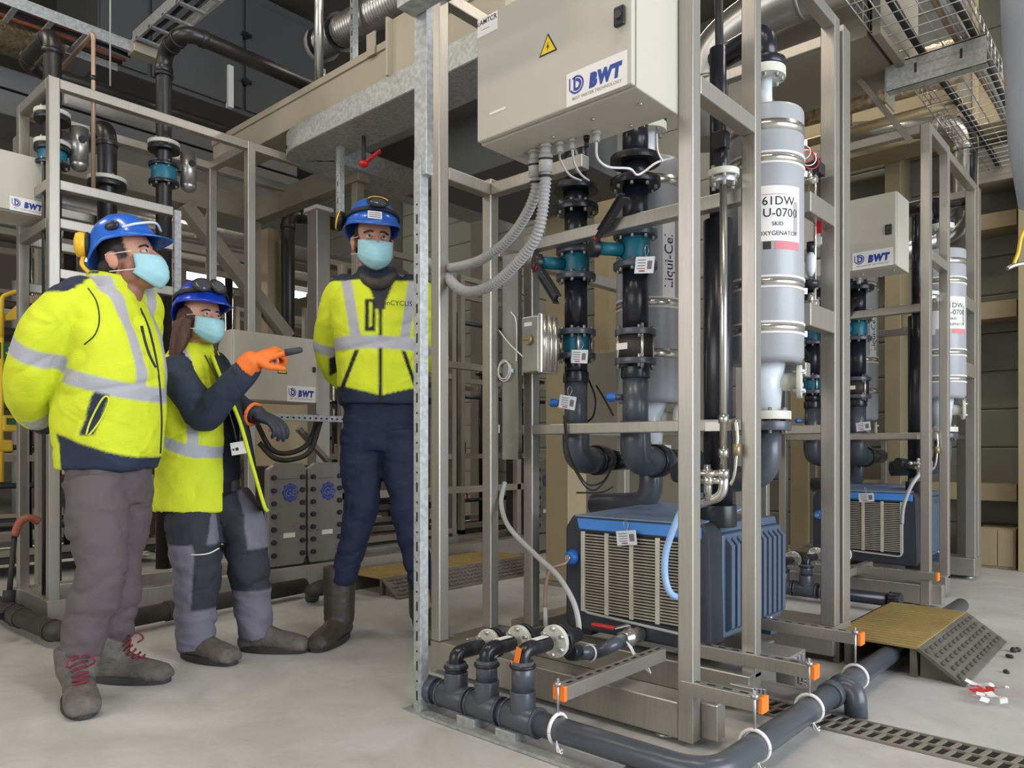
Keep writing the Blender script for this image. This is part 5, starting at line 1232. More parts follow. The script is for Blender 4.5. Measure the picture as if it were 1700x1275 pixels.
# ------------------------------------------------------------------ the neighbouring skid: same make
D2 = (0.02, 2.65, 0)
byl = {}
for o in list(bpy.data.objects):
    if o.parent is None and 'label' in o: byl.setdefault(o.name, o)
def again(n, lb, delta=D2): return dup(byl[n], delta, lb)
again('skid_frame', 'stainless frame of the farther skid at the right'); again('control_cabinet', 'beige control cabinet on the farther skid at the right', (-.04, 2.655, 0))
again('pump_unit', 'dark blue pump unit on the farther skid at the right'); again('pipe_riser', 'left riser with teal valves on the farther skid')
again('pipe_riser.001', 'right riser with check valve on the farther skid'); again('standpipe', 'tall black standpipe on the farther skid'); again('membrane_contactor', 'grey contactor with name plate on the farther skid')
again('membrane_contactor.001', 'grey contactor behind the risers of the farther skid')
again('sampling_tube', 'polished steel sampling tube on the farther skid')
again('strut_rail.001', 'strut rail with orange cap on the farther skid base, right-hand one', (-.15, 2.25, 0)); again('strut_rail.003', 'strut rail with orange cap on the farther skid base, left-hand one', (-.1, 2.65, 0))
hang_tag('white tag clipped on the pump of the farther skid', at(1438, 826, y=3.0), (1, 0, 0), .09, .055, .1)
hang_tag('white tag on the riser of the farther skid', at(1433, 708, y=3.0), (1, 0, 0), .085, .055, .1)
cable('pale hose arching down beside the farther pump', [at(1528, 785, y=2.9), at(1512, 808, y=2.85), at(1500, 840, y=2.84), at(1497, 870, y=2.86)], .011, 'hose_grey', 'hose', 'drain_hose')
# ------------------------------------------------------------------ left row: frames facing the walkway
def row_frame(label, xs, ys, h, rails, w=.05, ye=None):
    t = thing('skid_frame', label, 'steel frame', (sum(xs)/2, sum(ys)/2, 0), 'stainless skid frames')
    for x_ in xs:
        for y_ in ys: obj('post', MB().bx(x_-w, x_, y_, y_+w, .13, h), S, t, .004)
    for z_ in [h-w]+rails:
        for x_ in xs: obj('rail', MB().bx(x_-w+.0015, x_-.0015, ys[0]+w, (ys[-1]+.55 if ye is not None else ys[-1]) if z_ == h-w or ye is None else ye, z_, z_+w-.0015), S, t, .004)
        if z_ > 1.9 or z_ == h-w:
            for y_ in ((ys[0], ys[-1]) if z_ == h-w else (ys[0],)): obj('rail', MB().bx(xs[1], xs[0]-w, y_, y_+w, z_, z_+w), S, t, .004)
    for x_ in xs: obj('base_beam', MB().bx(x_-.09, x_+.005, ys[0]-.01, ys[-1]+.06, .03, .14), S, t, .005)
    for y_ in (ys[0], ys[-1]):
        obj('base_beam', MB().bx(xs[1], xs[0]-.09, y_, y_+.09, .03, .14), S, t, .005)
        for x_ in xs: obj('levelling_foot', MB().cyl((x_-.03, y_+.03, 0), (x_-.03, y_+.03, .035), .03, .015), M['bolt'], t)
    return t
row_frame('tall stainless frame at the left edge behind the first worker', (-3.07, -3.55), (-.77, .28), 2.72, [2.17, 1.98, 1.73], ye=-.16)
perforated('thin slotted strut behind the second worker', -3.09, -.16, .14, 2.2, 'slotted struts')
q = at(80, 362, x=-3.3)
cabinet('beige control cabinet half cut by the left edge', -3.55, -3.3, q.y-.45, q.y, q.z, q.z+.3, 'x', False, False)
cabinet('small beige cabinet behind the pointing hand', -3.25, -3.0, .15, .712, 1.172, 1.578, 'x', False)
# electrodeionisation stacks with round blue badges
def stack(label, y0, y1):
    x1, x0, z0, z1 = -3.0, -3.35, .175, .80
    t = thing('deionisation_stack', label, 'filter module', ((x0+x1)/2, (y0+y1)/2, z0), 'grey bolted filter modules')
    obj('end_plate', MB().prism([(x1-.05, y0+.02, z0), (x1-.05, y1-.02, z0), (x1-.05, y1, z0+.05), (x1-.05, y1, z1-.03), (x1-.05, y1-.03, z1), (x1-.05, y0+.06, z1), (x1-.05, y0, z1-.04), (x1-.05, y0, z0+.05)], (.05, 0, 0)), M['stack_grey'], t, .006)
    obj('membrane_pack', MB().bx(x0, x1-.05, y0+.02, y1-.02, z0+.02, z1-.02), M['cast_iron'], t, .004)
    for k in range(7):
        for y_ in (y0+.032, y1-.032):
            obj('tie_bolt', MB().cyl((x1, y_, z0+.07+k*.078), (x1+.02, y_, z0+.07+k*.078), .0155, seg=12), M['black_plastic'], t, .002)
    cy = (y0+y1)/2+.015
    for z_, a, b in ((z1-.095, .09, .005), (z0+.20, .07, .005)): obj('moulded_rib', MB().bx(x1, x1+.004, y0+.065, y1-.065, z_, z_+.006), M['stack_grey'], t, .001)
    bd = MB(); zc = z0+.445; n = 40
    ring = [V((x1+.001, cy+(.050+.004*math.cos(8*2*PI*i/n))*math.cos(2*PI*i/n), zc+(.055+.004*math.cos(8*2*PI*i/n))*math.sin(2*PI*i/n))) for i in range(n)]
    b_ = obj('round_badge', bd.prism(ring, (.004, 0, 0)), M['print_blue'], t, 0, 'round blue badge with white script')
    e = MB(); text(e, 'GE', (x1+.0056, cy, zc-.022), (0, 1, 0), (0, 0, 1), .062, 0, .2); obj('script', e, M['stack_grey'], b_)
    e = MB(); e.torus((x1+.0055, cy, zc), (1, 0, 0), .043, .0018, 30, 5); obj('badge_ring', e, M['stack_grey'], b_)
    obj('white_label', MB().bx(x1, x1+.002, cy-.045, cy+.035, z0+.17, z0+.205), M['paper'], t)
    e = MB(); text(e, '-----', (x1+.002, cy, z0+.225), (0, 1, 0), (0, 0, 1), .05); obj('printed_line', e, M['print_grey'], t)
    return t
stack('grey bolted filter module beside the second worker, left of the pair', .372, .632); stack('grey bolted filter module beside the tall worker, right of the pair', .645, .905)
y0 = at(889, 850, x=-3.0).y
stack('grey bolted filter module glimpsed between the posts of the near skid', y0, y0+.26)
t = thing('module_frame', 'low stainless frame under the grey filter modules', 'steel frame', (-3.15, 1.6, 0))
obj('base_beam', MB().bx(-3.1, -2.985, .365, 3.4, .03, .165), S, t, .005); obj('base_beam', MB().bx(-3.45, -3.36, .38, 3.4, .03, .165), S, t, .005)
for y_ in (.40, 1.2, 2.3, 3.3): obj('cross_beam', MB().bx(-3.36, -3.1, y_, y_+.08, .03, .165), S, t, .004); obj('foot', MB().cyl((-3.04, y_, 0), (-3.04, y_, .03), .03), M['bolt'], t)
for y_ in (.86, 1.75, 2.6, 3.35): obj('post', MB().bx(-3.10, -3.05, y_+.07, y_+.12, .165, 2.1), M['grey_steel'], t, .003)
obj('perforated_rail', MB().bx(-3.05, -3.01, .3, 1.0, 1.06, 1.10), M['galvanised'], t, .002); hl = obj('hole', MB().bx(-3.0105, -3.0095, .46, .475, 1.074, 1.084), M['shadow_void'], t); rep(hl, 'hole', [(0, .04*k, 0) for k in range(1, 12)])
obj('rail', MB().bx(-3.10, -3.05, .9, 3.4, 1.5, 1.55), M['grey_steel'], t, .003); obj('rail', MB().bx(-3.10, -3.05, .9, 3.4, .55, .60), M['grey_steel'], t, .003)
obj('brace', MB().bar((-3.2, .70, 1.02), (-3.2, .93, .80), .05, .03), M['grey_steel'], t, .003)
cable('thick grey hose sagging behind the filter modules, upper one', [at(425, 700, x=-3.15), at(450, 745, x=-3.1), at(480, 752, x=-3.1), at(512, 735, x=-3.1), at(528, 690, x=-3.15)], .016, 'cast_iron', 'hose', 'sagging_hose', grp='sagging hoses')
cable('thick grey hose sagging behind the filter modules, lower one', [at(430, 735, x=-3.12), at(455, 760, x=-3.08), at(485, 763, x=-3.08), at(515, 748, x=-3.08), at(532, 700, x=-3.1)], .016, 'cast_iron', 'hose', 'sagging_hose', grp='sagging hoses')
tag(obj('storage_tank', MB().lathe([(.1, 0), (.24, .0), (.25, .05), (.25, 1.2), (.2, 1.26), (.02, 1.28)], (-4.1, 1.15, .0), (0, 0, 1), 32), M['beige_steel']), 'tan upright tank behind the small cabinet', 'tank')
# ------------------------------------------------------------------ process pipes of the left row
def piping(name, label, cat, pts, r, mt, br=.08, seg=16, fittings=(), grp=None, loc=None):
    t = thing(name, label, cat, loc or pts[0], grp)
    obj('pipe', MB().tube(bend(pts, br, 8), r, seg), M[mt], t)
    P = [V(p) for p in pts]
    for i in range(1, len(P)-1):
        for a in (P[i-1], P[i+1]):
            d = (a-P[i]).normalized(); c = P[i]+d*br*1.05
            obj('joint_ring', MB().cyl(c-d*.012, c+d*.02, r*1.14, seg=seg), M[mt], t, .002)
    for kind, p, d in fittings:
        p = V(p); d = V(d).normalized()
        if kind == 'flange':
            flange(None, p, d, r*2.0, .022, 'flange', M['ivory_flange'], t, 6); flange(None, p-d*.03, d, r*2.0, .024, 'flange', M['black_plastic'], t, 0)
        if kind == 'valve':
            obj('valve_body', MB().cyl(p-d*.04, p+d*.04, r*1.6), M['teal'], t, .003); flange(None, p-d*.05, d, r*1.9, .02, 'flange', M['pvc_dark'], t, 6); flange(None, p+d*.05, d, r*1.9, .02, 'flange', M['pvc_dark'], t, 6)
        if kind == 'actuator':
            c = p+V((.02, .12, 0)); a = obj('actuator', MB().cyl(c+V((0, 0, -.09)), c+V((0, 0, .10)), .045, seg=20).ell(c+V((0, 0, -.09)), (.045, .045, .04)), M['aluminium'], t)
            obj('actuator_arm', MB().bar(p, c, .04), M['black_plastic'], t); obj('actuator_knob', MB().cyl(c+V((.04, 0, .03)), c+V((.058, 0, .03)), .018), M['black_plastic'], a)
        if kind == 'clamp': obj('pipe_clamp', MB().cyl(p-d*.012, p+d*.012, r*1.2, seg=18).ob(p+d.cross(V((0, 0, 1)) if abs(d.z) < .9 else V((0, 1, 0))).normalized()*r*1.5, ((1, 0, 0), (0, 1, 0), (0, 0, 1)), (.012, .03, .03)), M['black_plastic'], t)
    return t
a = at(87, 55, x=-3.3); zt = a.z; ya = a.y; Zu = (0, 0, 1)
piping('overhead_pipe', 'black pipe rising in the left frame and turning along the wall', 'pipe', [(-3.3, ya, .2), (-3.3, ya, zt), (-3.78, ya, zt), (-3.78, at(372, 205, x=-3.78).y, zt)], .042, 'pipe_black', .09, 18,
       [('flange', at(87, 190, x=-3.3), Zu), ('flange', at(87, 240, x=-3.3), Zu), ('valve', at(87, 258, x=-3.3), Zu), ('actuator', at(87, 235, x=-3.3), Zu), ('clamp', (-3.3, ya, zt-.1), Zu)], 'black process pipes')
b = at(272, 88, x=-3.3)
piping('overhead_pipe', 'black pipe crossing above the first two workers', 'pipe', [(-3.3, b.y, .2), (-3.3, b.y, b.z), (-3.02, b.y, b.z+.02), (-3.02, at(560, 150, x=-3.02).y, b.z)], .043, 'pipe_black', .09, 18,
       [('flange', at(272, 240, x=-3.3), Zu), ('valve', at(272, 290, x=-3.3), Zu), ('actuator', at(276, 275, x=-3.3), Zu), ('clamp', at(272, 125, x=-3.3), Zu)], 'black process pipes')
c = at(178, 210, x=-3.45)
piping('overhead_pipe', 'short black hooked pipe behind the left frame rails', 'pipe', [(-3.45, c.y, 1.4), (-3.45, c.y, c.z), (-3.9, c.y, c.z)], .05, 'pipe_black', .09, 18, [('flange', at(178, 300, x=-3.45), Zu)], 'black process pipes')
c = at(155, 55, x=-3.12)
piping('instrument_tube', 'slim copper tinted tube in front of the left frame', 'pipe', [(-3.12, c.y, at(155, 312, x=-3.12).z), (-3.12, c.y, c.z), (-3.6, c.y, c.z-.02)], .011, 'copper', .02, 10, [('clamp', at(155, 130, x=-3.12), Zu)])
c = at(76, 700, x=-3.2)
piping('drop_pipe', 'thin dark drop pipe inside the left frame', 'pipe', [(-3.2, c.y, .15), (-3.2, c.y, 2.3)], .018, 'pipe_black', .03, 12, grp='black process pipes')
piping('floor_pipe', 'dark pipe on the floor along the left frame', 'pipe', [at(-40, 985, z=.07), at(28, 1022, z=.07), at(95, 1050, z=.07), at(300, 1010, z=.07), at(505, 972, z=.07)], .045, 'cast_iron', .06, 16, [('clamp', at(28, 1022, z=.07), (1, -1, 0)), ('clamp', at(10, 1012, z=.07), (1, -1, 0))], loc=at(95, 1050, z=0))
piping('floor_pipe', 'short grey pipe bending down behind the tall worker', 'pipe', [at(580, 968, z=.1), at(520, 978, z=.1), at(518, 992, z=.02)], .04, 'cast_iron', .05, 16, loc=at(520, 990, z=0))
t = thing('pry_bar', 'dark pry bar with rusty claw leaning at the left edge', 'tool', at(12, 1005, z=0))
p0 = at(14, 1000, x=-2.9); p1 = at(24, 890, x=-2.95); obj('shaft', MB().tube([p0, p1], .012), M['black_rubber'], t); obj('claw', MB().tube(spline([p1, p1+V((0, .02, .06)), p1+V((0, .06, .08)), p1+V((0, .10, .06))], 5), .018), M['rust'], t); obj('foot_pad', MB().cyl(p0, p0+(p1-p0)*.18, .026), M['black_rubber'], t)
# yellow stand, meter and green sign at the far left
t = thing('yellow_stand', 'yellow tubular stand with hooked head at the left edge', 'stand', at(10, 760, x=-4.3))
o_ = lambda a_, b_: at(a_, b_, x=-4.3)
obj('frame', MB().tube(bend([o_(3, 560), o_(3, 492), o_(32, 482), o_(32, 500)], .03), .013), M['yellow'], t); obj('hook', MB().prism([o_(8, 524), o_(30, 505), o_(36, 530), o_(10, 532)], (-.03, 0, 0)), M['yellow'], t, .004); obj('leg', MB().tube([o_(3, 560), o_(3, 800)], .012), M['yellow'], t)
t = thing('gas_meter', 'yellow hand-held meter with green screen on a rail', 'meter', o_(15, 715))
c = o_(17, 703); obj('case', MB().ob(c, ((1, 0, 0), (0, 1, 0), (0, 0, 1)), (.04, .09, .10)), M['yellow'], t, .012); obj('screen', MB().ob(c+V((.021, 0, .012)), ((1, 0, 0), (0, 1, 0), (0, 0, 1)), (.004, .05, .04)), M['green'], t); obj('holster', MB().ob(o_(8, 740), ((1, 0, 0), (0, 1, 0), (0, 0, 1)), (.04, .08, .07)), M['yellow'], t, .01)
t = thing('exit_sign', 'small green sign with white figure at the left edge', 'sign', o_(12, 600)); c = o_(12, 583)
obj('board', MB().ob(c, ((1, 0, 0), (0, 1, 0), (0, 0, 1)), (.02, .13, .10)), M['green'], t, .002)
obj('figure', MB().ell(c+V((.011, .01, .018)), (.002, .008, .008)).ob(c+V((.011, .012, -.008)), ((1, 0, 0), (0, 1, .5), (0, -.5, 1)), (.002, .035, .012)).ob(c+V((.011, .0, -.02)), ((1, 0, 0), (0, 1, -1), (0, 1, 1)), (.002, .03, .008)), M['paper'], t)
# ------------------------------------------------------------------ platform steel in the middle distance
t = thing('steel_platform', 'grey steel platform with diagonal brace behind the second worker', 'platform', (-4.2, .9, 0))
c = at(422, 362, x=-4.2); z_ = c.z
obj('edge_beam', MB().bx(-4.32, -4.2, -.6, c.y, z_-.02, z_+.16), M['grey_steel'], t, .004); obj('edge_beam', MB().bx(-4.32, -2.9, c.y, c.y+.1, z_-.02, z_+.14), M['grey_steel'], t, .004)
obj('post', MB().bx(-4.26, -4.2, c.y, c.y+.06, 0, z_-.02), M['grey_steel'], t, .003); q = at(305, 340, x=-4.2); q2 = at(478, 560, x=-4.2)
obj('diagonal_brace', MB().bar(q, q2, .11, .09), M['grey_steel'], t, .004)
m0 = at(300, 400, x=-4.2); m1 = at(420, 432, x=-4.2); obj('mid_rail', MB().bx(-4.26, -4.2, m0.y, m1.y, m1.z-.03, m1.z+.03), M['grey_steel'], t, .003)
q = at(468, 450, x=-4.5); obj('wide_post', MB().bx(-4.62, -4.5, q.y-.13, q.y, 0, z_+.05), M['beige_steel'], t, .004)
obj('post', MB().bx(-4.26, -4.2, -.5, -.44, 0, z_-.02), M['grey_steel'], t, .003); obj('post', MB().bx(-3.0, -2.94, c.y+.02, c.y+.08, 0, z_-.02), M['grey_steel'], t, .003)
q = at(478, 355, x=-4.4); piping('drop_pipe', 'thick black drop pipe beside the platform post', 'pipe', [(-4.4, q.y, .1), (-4.4, q.y, q.z), (-4.4, q.y+.5, q.z+.02)], .055, 'pipe_black', .1, 18, grp='black process pipes')
q = at(527, 500, x=-3.4); t = thing('square_column', 'square stainless column left of the tall worker', 'column', (-3.46, q.y, 0))
obj('shaft', MB().bx(-3.52, -3.4, q.y-.005, q.y+.105, .012, 2.55), S, t, .006); obj('base_plate', MB().bx(-3.56, -3.36, q.y-.05, q.y+.15, .0, .012), S, t, .002); obj('cap_plate', MB().bx(-3.54, -3.38, q.y-.02, q.y+.12, 2.55, 2.575), M['paper'], t, .002)
# ------------------------------------------------------------------ overhead left
def yrun(px0, py0, px1, x): a = at(px0, py0, x=x); b = at(px1, py0, x=x); return a.y, b.y, a.z
def ladder_tray(label, x, ya, yb, z, wdt, axis='y', cables=(), fixed=0):
    t = thing('cable_tray', label, 'cable tray', ((x, (ya+yb)/2, z) if axis == 'y' else ((ya+yb)/2, x, z)), 'cable trays under the roof')
    def B(u0, u1, v0, v1, z0, z1): return MB().bx(v0, v1, u0, u1, z0, z1) if axis == 'y' else MB().bx(u0, u1, v0, v1, z0, z1)
    obj('side_rail', B(ya, yb, x, x+.006, z, z+.075), M['galvanised'], t, .001); obj('side_rail', B(ya, yb, x-wdt, x-wdt+.006, z, z+.075), M['galvanised'], t, .001)
    rg = obj('rung', B(ya+.05, ya+.08, x-wdt, x, z+.004, z+.018), M['galvanised'], t)
    n = int((yb-ya-.1)/.2); rep(rg, 'rung', [((0, .2*k, 0) if axis == 'y' else (.2*k, 0, 0)) for k in range(1, n)])
    for k, (off, r_, m_) in enumerate(cables):
        pts = [(x-off, ya+(yb-ya)*i/12, z+.02+r_+.006*math.sin(i*1.3+k)) for i in range(13)]
        if axis != 'y': pts = [(p[1], p[0], p[2]) for p in pts]
        obj('cable_run', MB().tube(pts, r_, 8), M[m_], t)
    return t
y0, y1, z0 = yrun(-60, 12, 228, -4.25)
ladder_tray('cable tray with red cables at the top left corner', -4.25, y0-.6, at(228, 88, x=-4.25).y, at(228, 90, x=-4.25).z, .35, 'y', [(.05, .012, 'rust'), (.12, .014, 'black_rubber'), (.2, .012, 'rust'), (.27, .016, 'black_rubber')])
q = at(265, 88, x=-4.2); ladder_tray('bright cable tray climbing towards the roof above the black pipe', q.y, -4.2, -2.6, q.z, .18, 'x', [(.06, .01, 'cast_iron'), (.12, .012, 'black_rubber')])
q = at(245, 78, x=-4.2); tag(obj('tray_joint', MB().bx(-4.3, -4.19, at(222, 78, x=-4.2).y, at(264, 78, x=-4.2).y, q.z-.06, q.z+.03), M['warm_trunking'], None, .003), 'pale splice plate joining the two upper cable trays', 'bracket')
q = at(20, 62, x=-4.6); tag(obj('insulated_duct', MB().cyl((-4.6, q.y-1.5, q.z), (-4.6, at(56, 66, x=-4.6).y+.15, q.z), .12, seg=28), M['foil']), 'foil wrapped round duct at the top left edge', 'duct')
qa = at(0, 108, x=-4.8); qb = at(0, 190, x=-4.8)
for k, (f0, f1, lb) in enumerate(((0, .42, 'flat grey duct under the foil wrapped duct, upper one'), (.5, 1, 'flat grey duct under the foil wrapped duct, lower one'))):
    tag(obj('flat_duct', MB().bx(-5.3, -4.8+.03*k, qa.y-1.2, 1.7, qa.z+(qb.z-qa.z)*f1, qa.z+(qb.z-qa.z)*f0), M['duct_dark'], None, .006), lb, 'duct', 'flat ducts at the left')
ql = at(165, 100, x=-5.3); qr = at(540, 100, x=-5.3); zb = at(480, 215, x=-5.3).z
t = thing('air_handler', 'large dark grey air handling unit hung under the roof', 'ventilation unit', (-5.7, (ql.y+qr.y)/2, zb))
obj('casing', MB().bx(-6.3, -5.33, ql.y, qr.y, zb, 5.1), M['dark_panel'], t, .01)
for f0, f1 in ((0, .18), (.19, .58), (.59, .99)): obj('access_panel', MB().bx(-5.33, -5.3, ql.y+(qr.y-ql.y)*f0+.01, ql.y+(qr.y-ql.y)*f1, zb+.04, 5.0), M['dark_panel'], t, .006)
for p in ((407, 60), (407, 137)): h = at(*p, x=-5.3); obj('door_catch', MB().cyl(h, h+V((.03, 0, 0)), .03).ob(h+V((.035, 0, 0)), ((1, 0, 0), (0, 1, 0), (0, 0, 1)), (.015, .09, .03)), M['black_plastic'], t)
obj('corner_profile', MB().bx(-5.32, -5.27, at(380, 50, x=-5.3).y-.02, at(380, 50, x=-5.3).y+.03, zb, at(380, 110, x=-5.3).z), M['paper'], t)
h0 = at(120, 190, x=-3.9); tag(obj('white_pipe', MB().cyl((-4.0, h0.y+.25, at(255, 205, x=-4.0).z), (-4.0, h0.y+.25, 5.2), .005).cyl((-4.0, h0.y, at(255, 205, x=-4.0).z), (-4.0, at(262, 200, x=-4.0).y, at(255, 205, x=-4.0).z), .045), M['hose_grey']), 'pale horizontal pipe below the black pipes at the upper left', 'pipe')
# trunking and tray over the tall worker
t = thing('cable_trunking', 'big beige trunking beam slanting above the tall worker', 'trunking', (-2.6, .6, 2.8))
obj('trunk', MB().bx(-3.95, -1.2, .5, .68, 2.83, 3.02), M['warm_trunking'], t, .004); obj('lid_lip', MB().bx(-3.95, -1.2, .49, .50, 2.985, 3.025), M['warm_trunking'], t, .002)
u0 = at(668, 60, y=.47); obj('hanger_channel', MB().bx(u0.x-.10, u0.x-.085, .44, .486, 2.80, 3.10).bx(u0.x-.09, u0.x+.09, .476, .486, 2.80, 3.10).bx(u0.x-.10, u0.x+.09, .5, .6, 2.79, 2.82), M['warm_trunking'], t, .002)
u0 = at(617, 60, y=.49); obj('upright_tab', MB().bx(u0.x-.03, u0.x+.04, .478, .488, 2.98, 3.10), M['warm_trunking'], t)
t = thing('curved_tray', 'galvanised cable tray with a rounded bend below the trunking', 'cable tray', (-2.4, .5, 2.66), 'cable trays under the roof')
path = bend([(-1.15, .46, 0), (-3.14, .46, 0), (-3.14, 2.2, 0)], .32, 14); vs = []; fs = []
def ribbon(path, off, z0, z1, th=.004):
    mb = MB(); n = len(path); vs = []
    for i, p in enumerate(path):
        d = (path[min(i+1, n-1)]-path[max(i-1, 0)]).normalized(); s_ = V((d.y, -d.x, 0))
        for o_, z_ in ((off, z0), (off+th, z0), (off+th, z1), (off, z1)): vs.append(V((p.x, p.y, 0))-s_*o_+V((0, 0, z_)))
    fs = [(4*i+k, 4*i+4+k, 4*i+4+(k+1) % 4, 4*i+(k+1) % 4) for i in range(n-1) for k in range(4)]+[(0, 1, 2, 3), (4*n-1, 4*n-2, 4*n-3, 4*n-4)]
    return mb.add(vs, fs)
obj('side_wall', ribbon(path, 0, 2.675, 2.80), M['galvanised'], t); obj('tray_floor', ribbon(path, 0, 2.672, 2.676, -.28), M['galvanised'], t); obj('side_wall', ribbon(path, -.28, 2.675, 2.80), M['galvanised'], t)
for x_ in (-2.95, -2.8, -2.45, -2.2, -2.16, -1.9): obj('hole', MB().cyl((x_, .4595, 2.76 if x_ > -2.4 else 2.70), (x_, .463, 2.76 if x_ > -2.4 else 2.70), .01, seg=10), M['shadow_void'], t)
for k in range(6): obj('cable_run', MB().tube([(p.x+.05+.035*k if p.y > 1 else p.x, p.y+(.05+.035*k if p.y < .6 else .0), 2.685+.005*k) for p in path[::4]], .011, 8), M['copper' if k % 2 else 'cast_iron'], t)
piping('red_pipe', 'thin red brown pipe running below the curved tray', 'pipe', [at(555, 285, y=1.2), at(700, 330, y=1.5)], .012, 'rust', .03, 10)
t = thing('lever_valve', 'small red lever valve under the curved tray', 'valve', at(600, 278, d=4.3)); p0 = at(604, 272, d=4.3); p1 = at(632, 250, d=4.3)
obj('lever', MB().bar(p0, p1, .035, .014), M['red'], t, .004); obj('hub', MB().ell(p0, (.03, .03, .02)), M['red'], t); obj('valve_stem', MB().cyl(p0, V((p0.x, p0.y, 2.674)), .012), M['cast_iron'], t)
q = at(518, 60, y=.7); tag(obj('hanging_conduit', MB().cyl((q.x, .75, 3.0), (q.x, .75, 5.2), .03), M['steel']), 'shiny vertical conduit hanging above the trunking', 'conduit')
q = at(553, 60, y=.6); perforated('slotted strut hanging from the roof beside the shiny conduit', q.x, .72, 3.03, 5.19, 'slotted struts'); q = at(553, 280, y=.6); perforated('short slotted strut below the curved tray', q.x, .62, 2.2, 2.675, 'slotted struts')
ribbed('ribbed silver flexible duct near the roof above the trunking', [at(530, 75, y=1.0), at(590, 40, y=.9), at(660, 0, y=.85), at(720, -40, y=.8)], .10, None, 'aluminium', .03)
tag(obj('dark_duct', MB().bx(-3.4, -1.4, 1.25, 1.8, 2.95, 3.5), M['duct_dark'], None, .01), 'dark rectangular duct behind the trunking beam', 'duct')
t = thing('bolted_plate', 'galvanised bolted plate beside the top of the left post', 'bracket', (-1.4, .75, 2.75)); p0 = at(750, 78, y=.7); p1 = at(800, 140, y=.7)
obj('plate', MB().prism([at(750, 78, y=.75), at(800, 108, y=.75), at(800, 165, y=.75), at(750, 122, y=.75)], (0, .01, 0)), M['galvanised'], t)
for p in ((760, 95), (778, 105), (768, 125), (786, 143)): c = at(*p, y=.75); obj('bolt', MB().cyl(c, c+V((0, -.012, 0)), .012, seg=6), M['cast_iron'], t)
tag(obj('duct_box', MB().bx(-2.3, -1.3, .95, 1.8, 2.4, 2.95), M['duct_dark'], None, .006), 'dark grey boxed duct behind the large cabinet', 'duct')
# ------------------------------------------------------------------ the far rows: dim skids with pipes and white fittings
def far_skid(label, x, y, n, seed, h=2.4):
    rnd = random.Random(seed); t = thing('far_skid', label, 'skid', (x, y, 0), 'skids in the dim background')
    L = .5*n
    for i in range(2):
        for k in (0, L): obj('post', MB().bx(x-.6*i-.05, x-.6*i, y+k, y+k+.05, 0, h), M['grey_steel'], t, .003)
        for z_ in (.15, .8, 1.5, h-.05): obj('rail', MB().bx(x-.6*i-.045, x-.6*i-.005, y+.05, y+L, z_, z_+.045), M['grey_steel'], t)
    for i in range(n*2):
        yy = y+.12+i*(L-.2)/(n*2-1); xx = x-rnd.uniform(.12, .5); r_ = rnd.choice((.02, .035, .05)); p = obj('pipe', MB().cyl((xx, yy, .1), (xx, yy, rnd.uniform(1.6, h+.3)), r_, seg=12), M[rnd.choice(('pipe_black', 'pvc_dark', 'pipe_black', 'hose_grey'))], t)
        for z_ in [rnd.uniform(.4, 2.0) for _ in range(3)]:
            k_ = rnd.random()
            if k_ < .4: obj('flange', MB().cyl((xx, yy, z_), (xx, yy, z_+.03), r_*2, seg=14), M['ivory_flange' if k_ < .15 else 'black_plastic'], t)
            elif k_ < .8: obj('fitting', MB().bx(xx-.03, xx+r_+.05, yy-.045, yy+.045, z_, z_+.11), M[rnd.choice(('hose_grey', 'cast_iron', 'ivory_flange', 'copper'))], t, .008)
            else: obj('handwheel', MB().torus((xx+r_+.06, yy, z_), (1, 0, 0), .05, .008, 16, 6).cyl((xx, yy, z_), (xx+r_+.06, yy, z_), .01), M[rnd.choice(('valve_blue', 'red', 'black_plastic'))], t)
    for k in range(3):
        z_ = rnd.uniform(.3, 2.2); obj('cross_pipe', MB().cyl((x-.25, y, z_), (x-.25, y+L, z_), rnd.choice((.02, .03)), seg=10), M[rnd.choice(('pipe_black', 'pvc_dark', 'cast_iron'))], t)
    obj('tray', MB().bx(x-.6, x, y, y+L, .10, .14), M['cast_iron'], t)
    return t
far_skid('dim pipe skid behind the left frame at the picture edge', -4.9, -.9, 3, 1); far_skid('dim pipe skid seen between the first two workers', -5.0, .75, 2, 2)
far_skid('dim pipe skid behind the square column', -5.0, 1.9, 3, 3, 2.2); far_skid('dim pipe skid seen through the left bay of the near skid', -3.7, 1.55, 2, 4, 2.5)
far_skid('dim pipe skid at the end of the left row', -3.9, 2.85, 3, 5, 2.5); far_skid('dim pipe skid against the left hall wall', -8.3, -.3, 5, 6, 2.6); far_skid('dim pipe skid in the far corner of the hall', -7.4, 2.5, 4, 7, 2.6)
for k, (px_, py_, x_, r_, m_, lb) in enumerate(((300, 420, -7.0, .06, 'hose_grey', 'pale far pipe above the bright lamp tube'), (300, 445, -7.0, .05, 'cast_iron', 'dark far pipe just above the bright lamp tube'), (60, 520, -6.5, .07, 'hose_grey', 'pale far pipe between the left frame posts'), (60, 560, -6.5, .06, 'pipe_black', 'black far pipe between the left frame posts'), (300, 380, -6.8, .1, 'aluminium', 'silver far pipe under the platform'))):
    q = at(px_, py_, x=x_); tag(obj('far_pipe', MB().cyl((x_, -2.5, q.z), (x_, 4.6, q.z), r_), M[m_]), lb, 'pipe', 'horizontal pipes in the dim background')
q = at(960, 800, y=1.85); t = thing('square_column', 'broad beige column behind the left riser', 'column', (q.x, 1.9, 0)); q0 = at(906, 800, y=1.85); q1 = at(943, 800, y=1.85)
obj('shaft', MB().bx(q0.x, q1.x, 1.85, 2.05, .02, 5.2), M['beige_steel'], t, .005); obj('base_plate', MB().bx(q0.x-.06, q1.x+.06, 1.8, 2.1, 0, .02), M['grey_steel'], t)
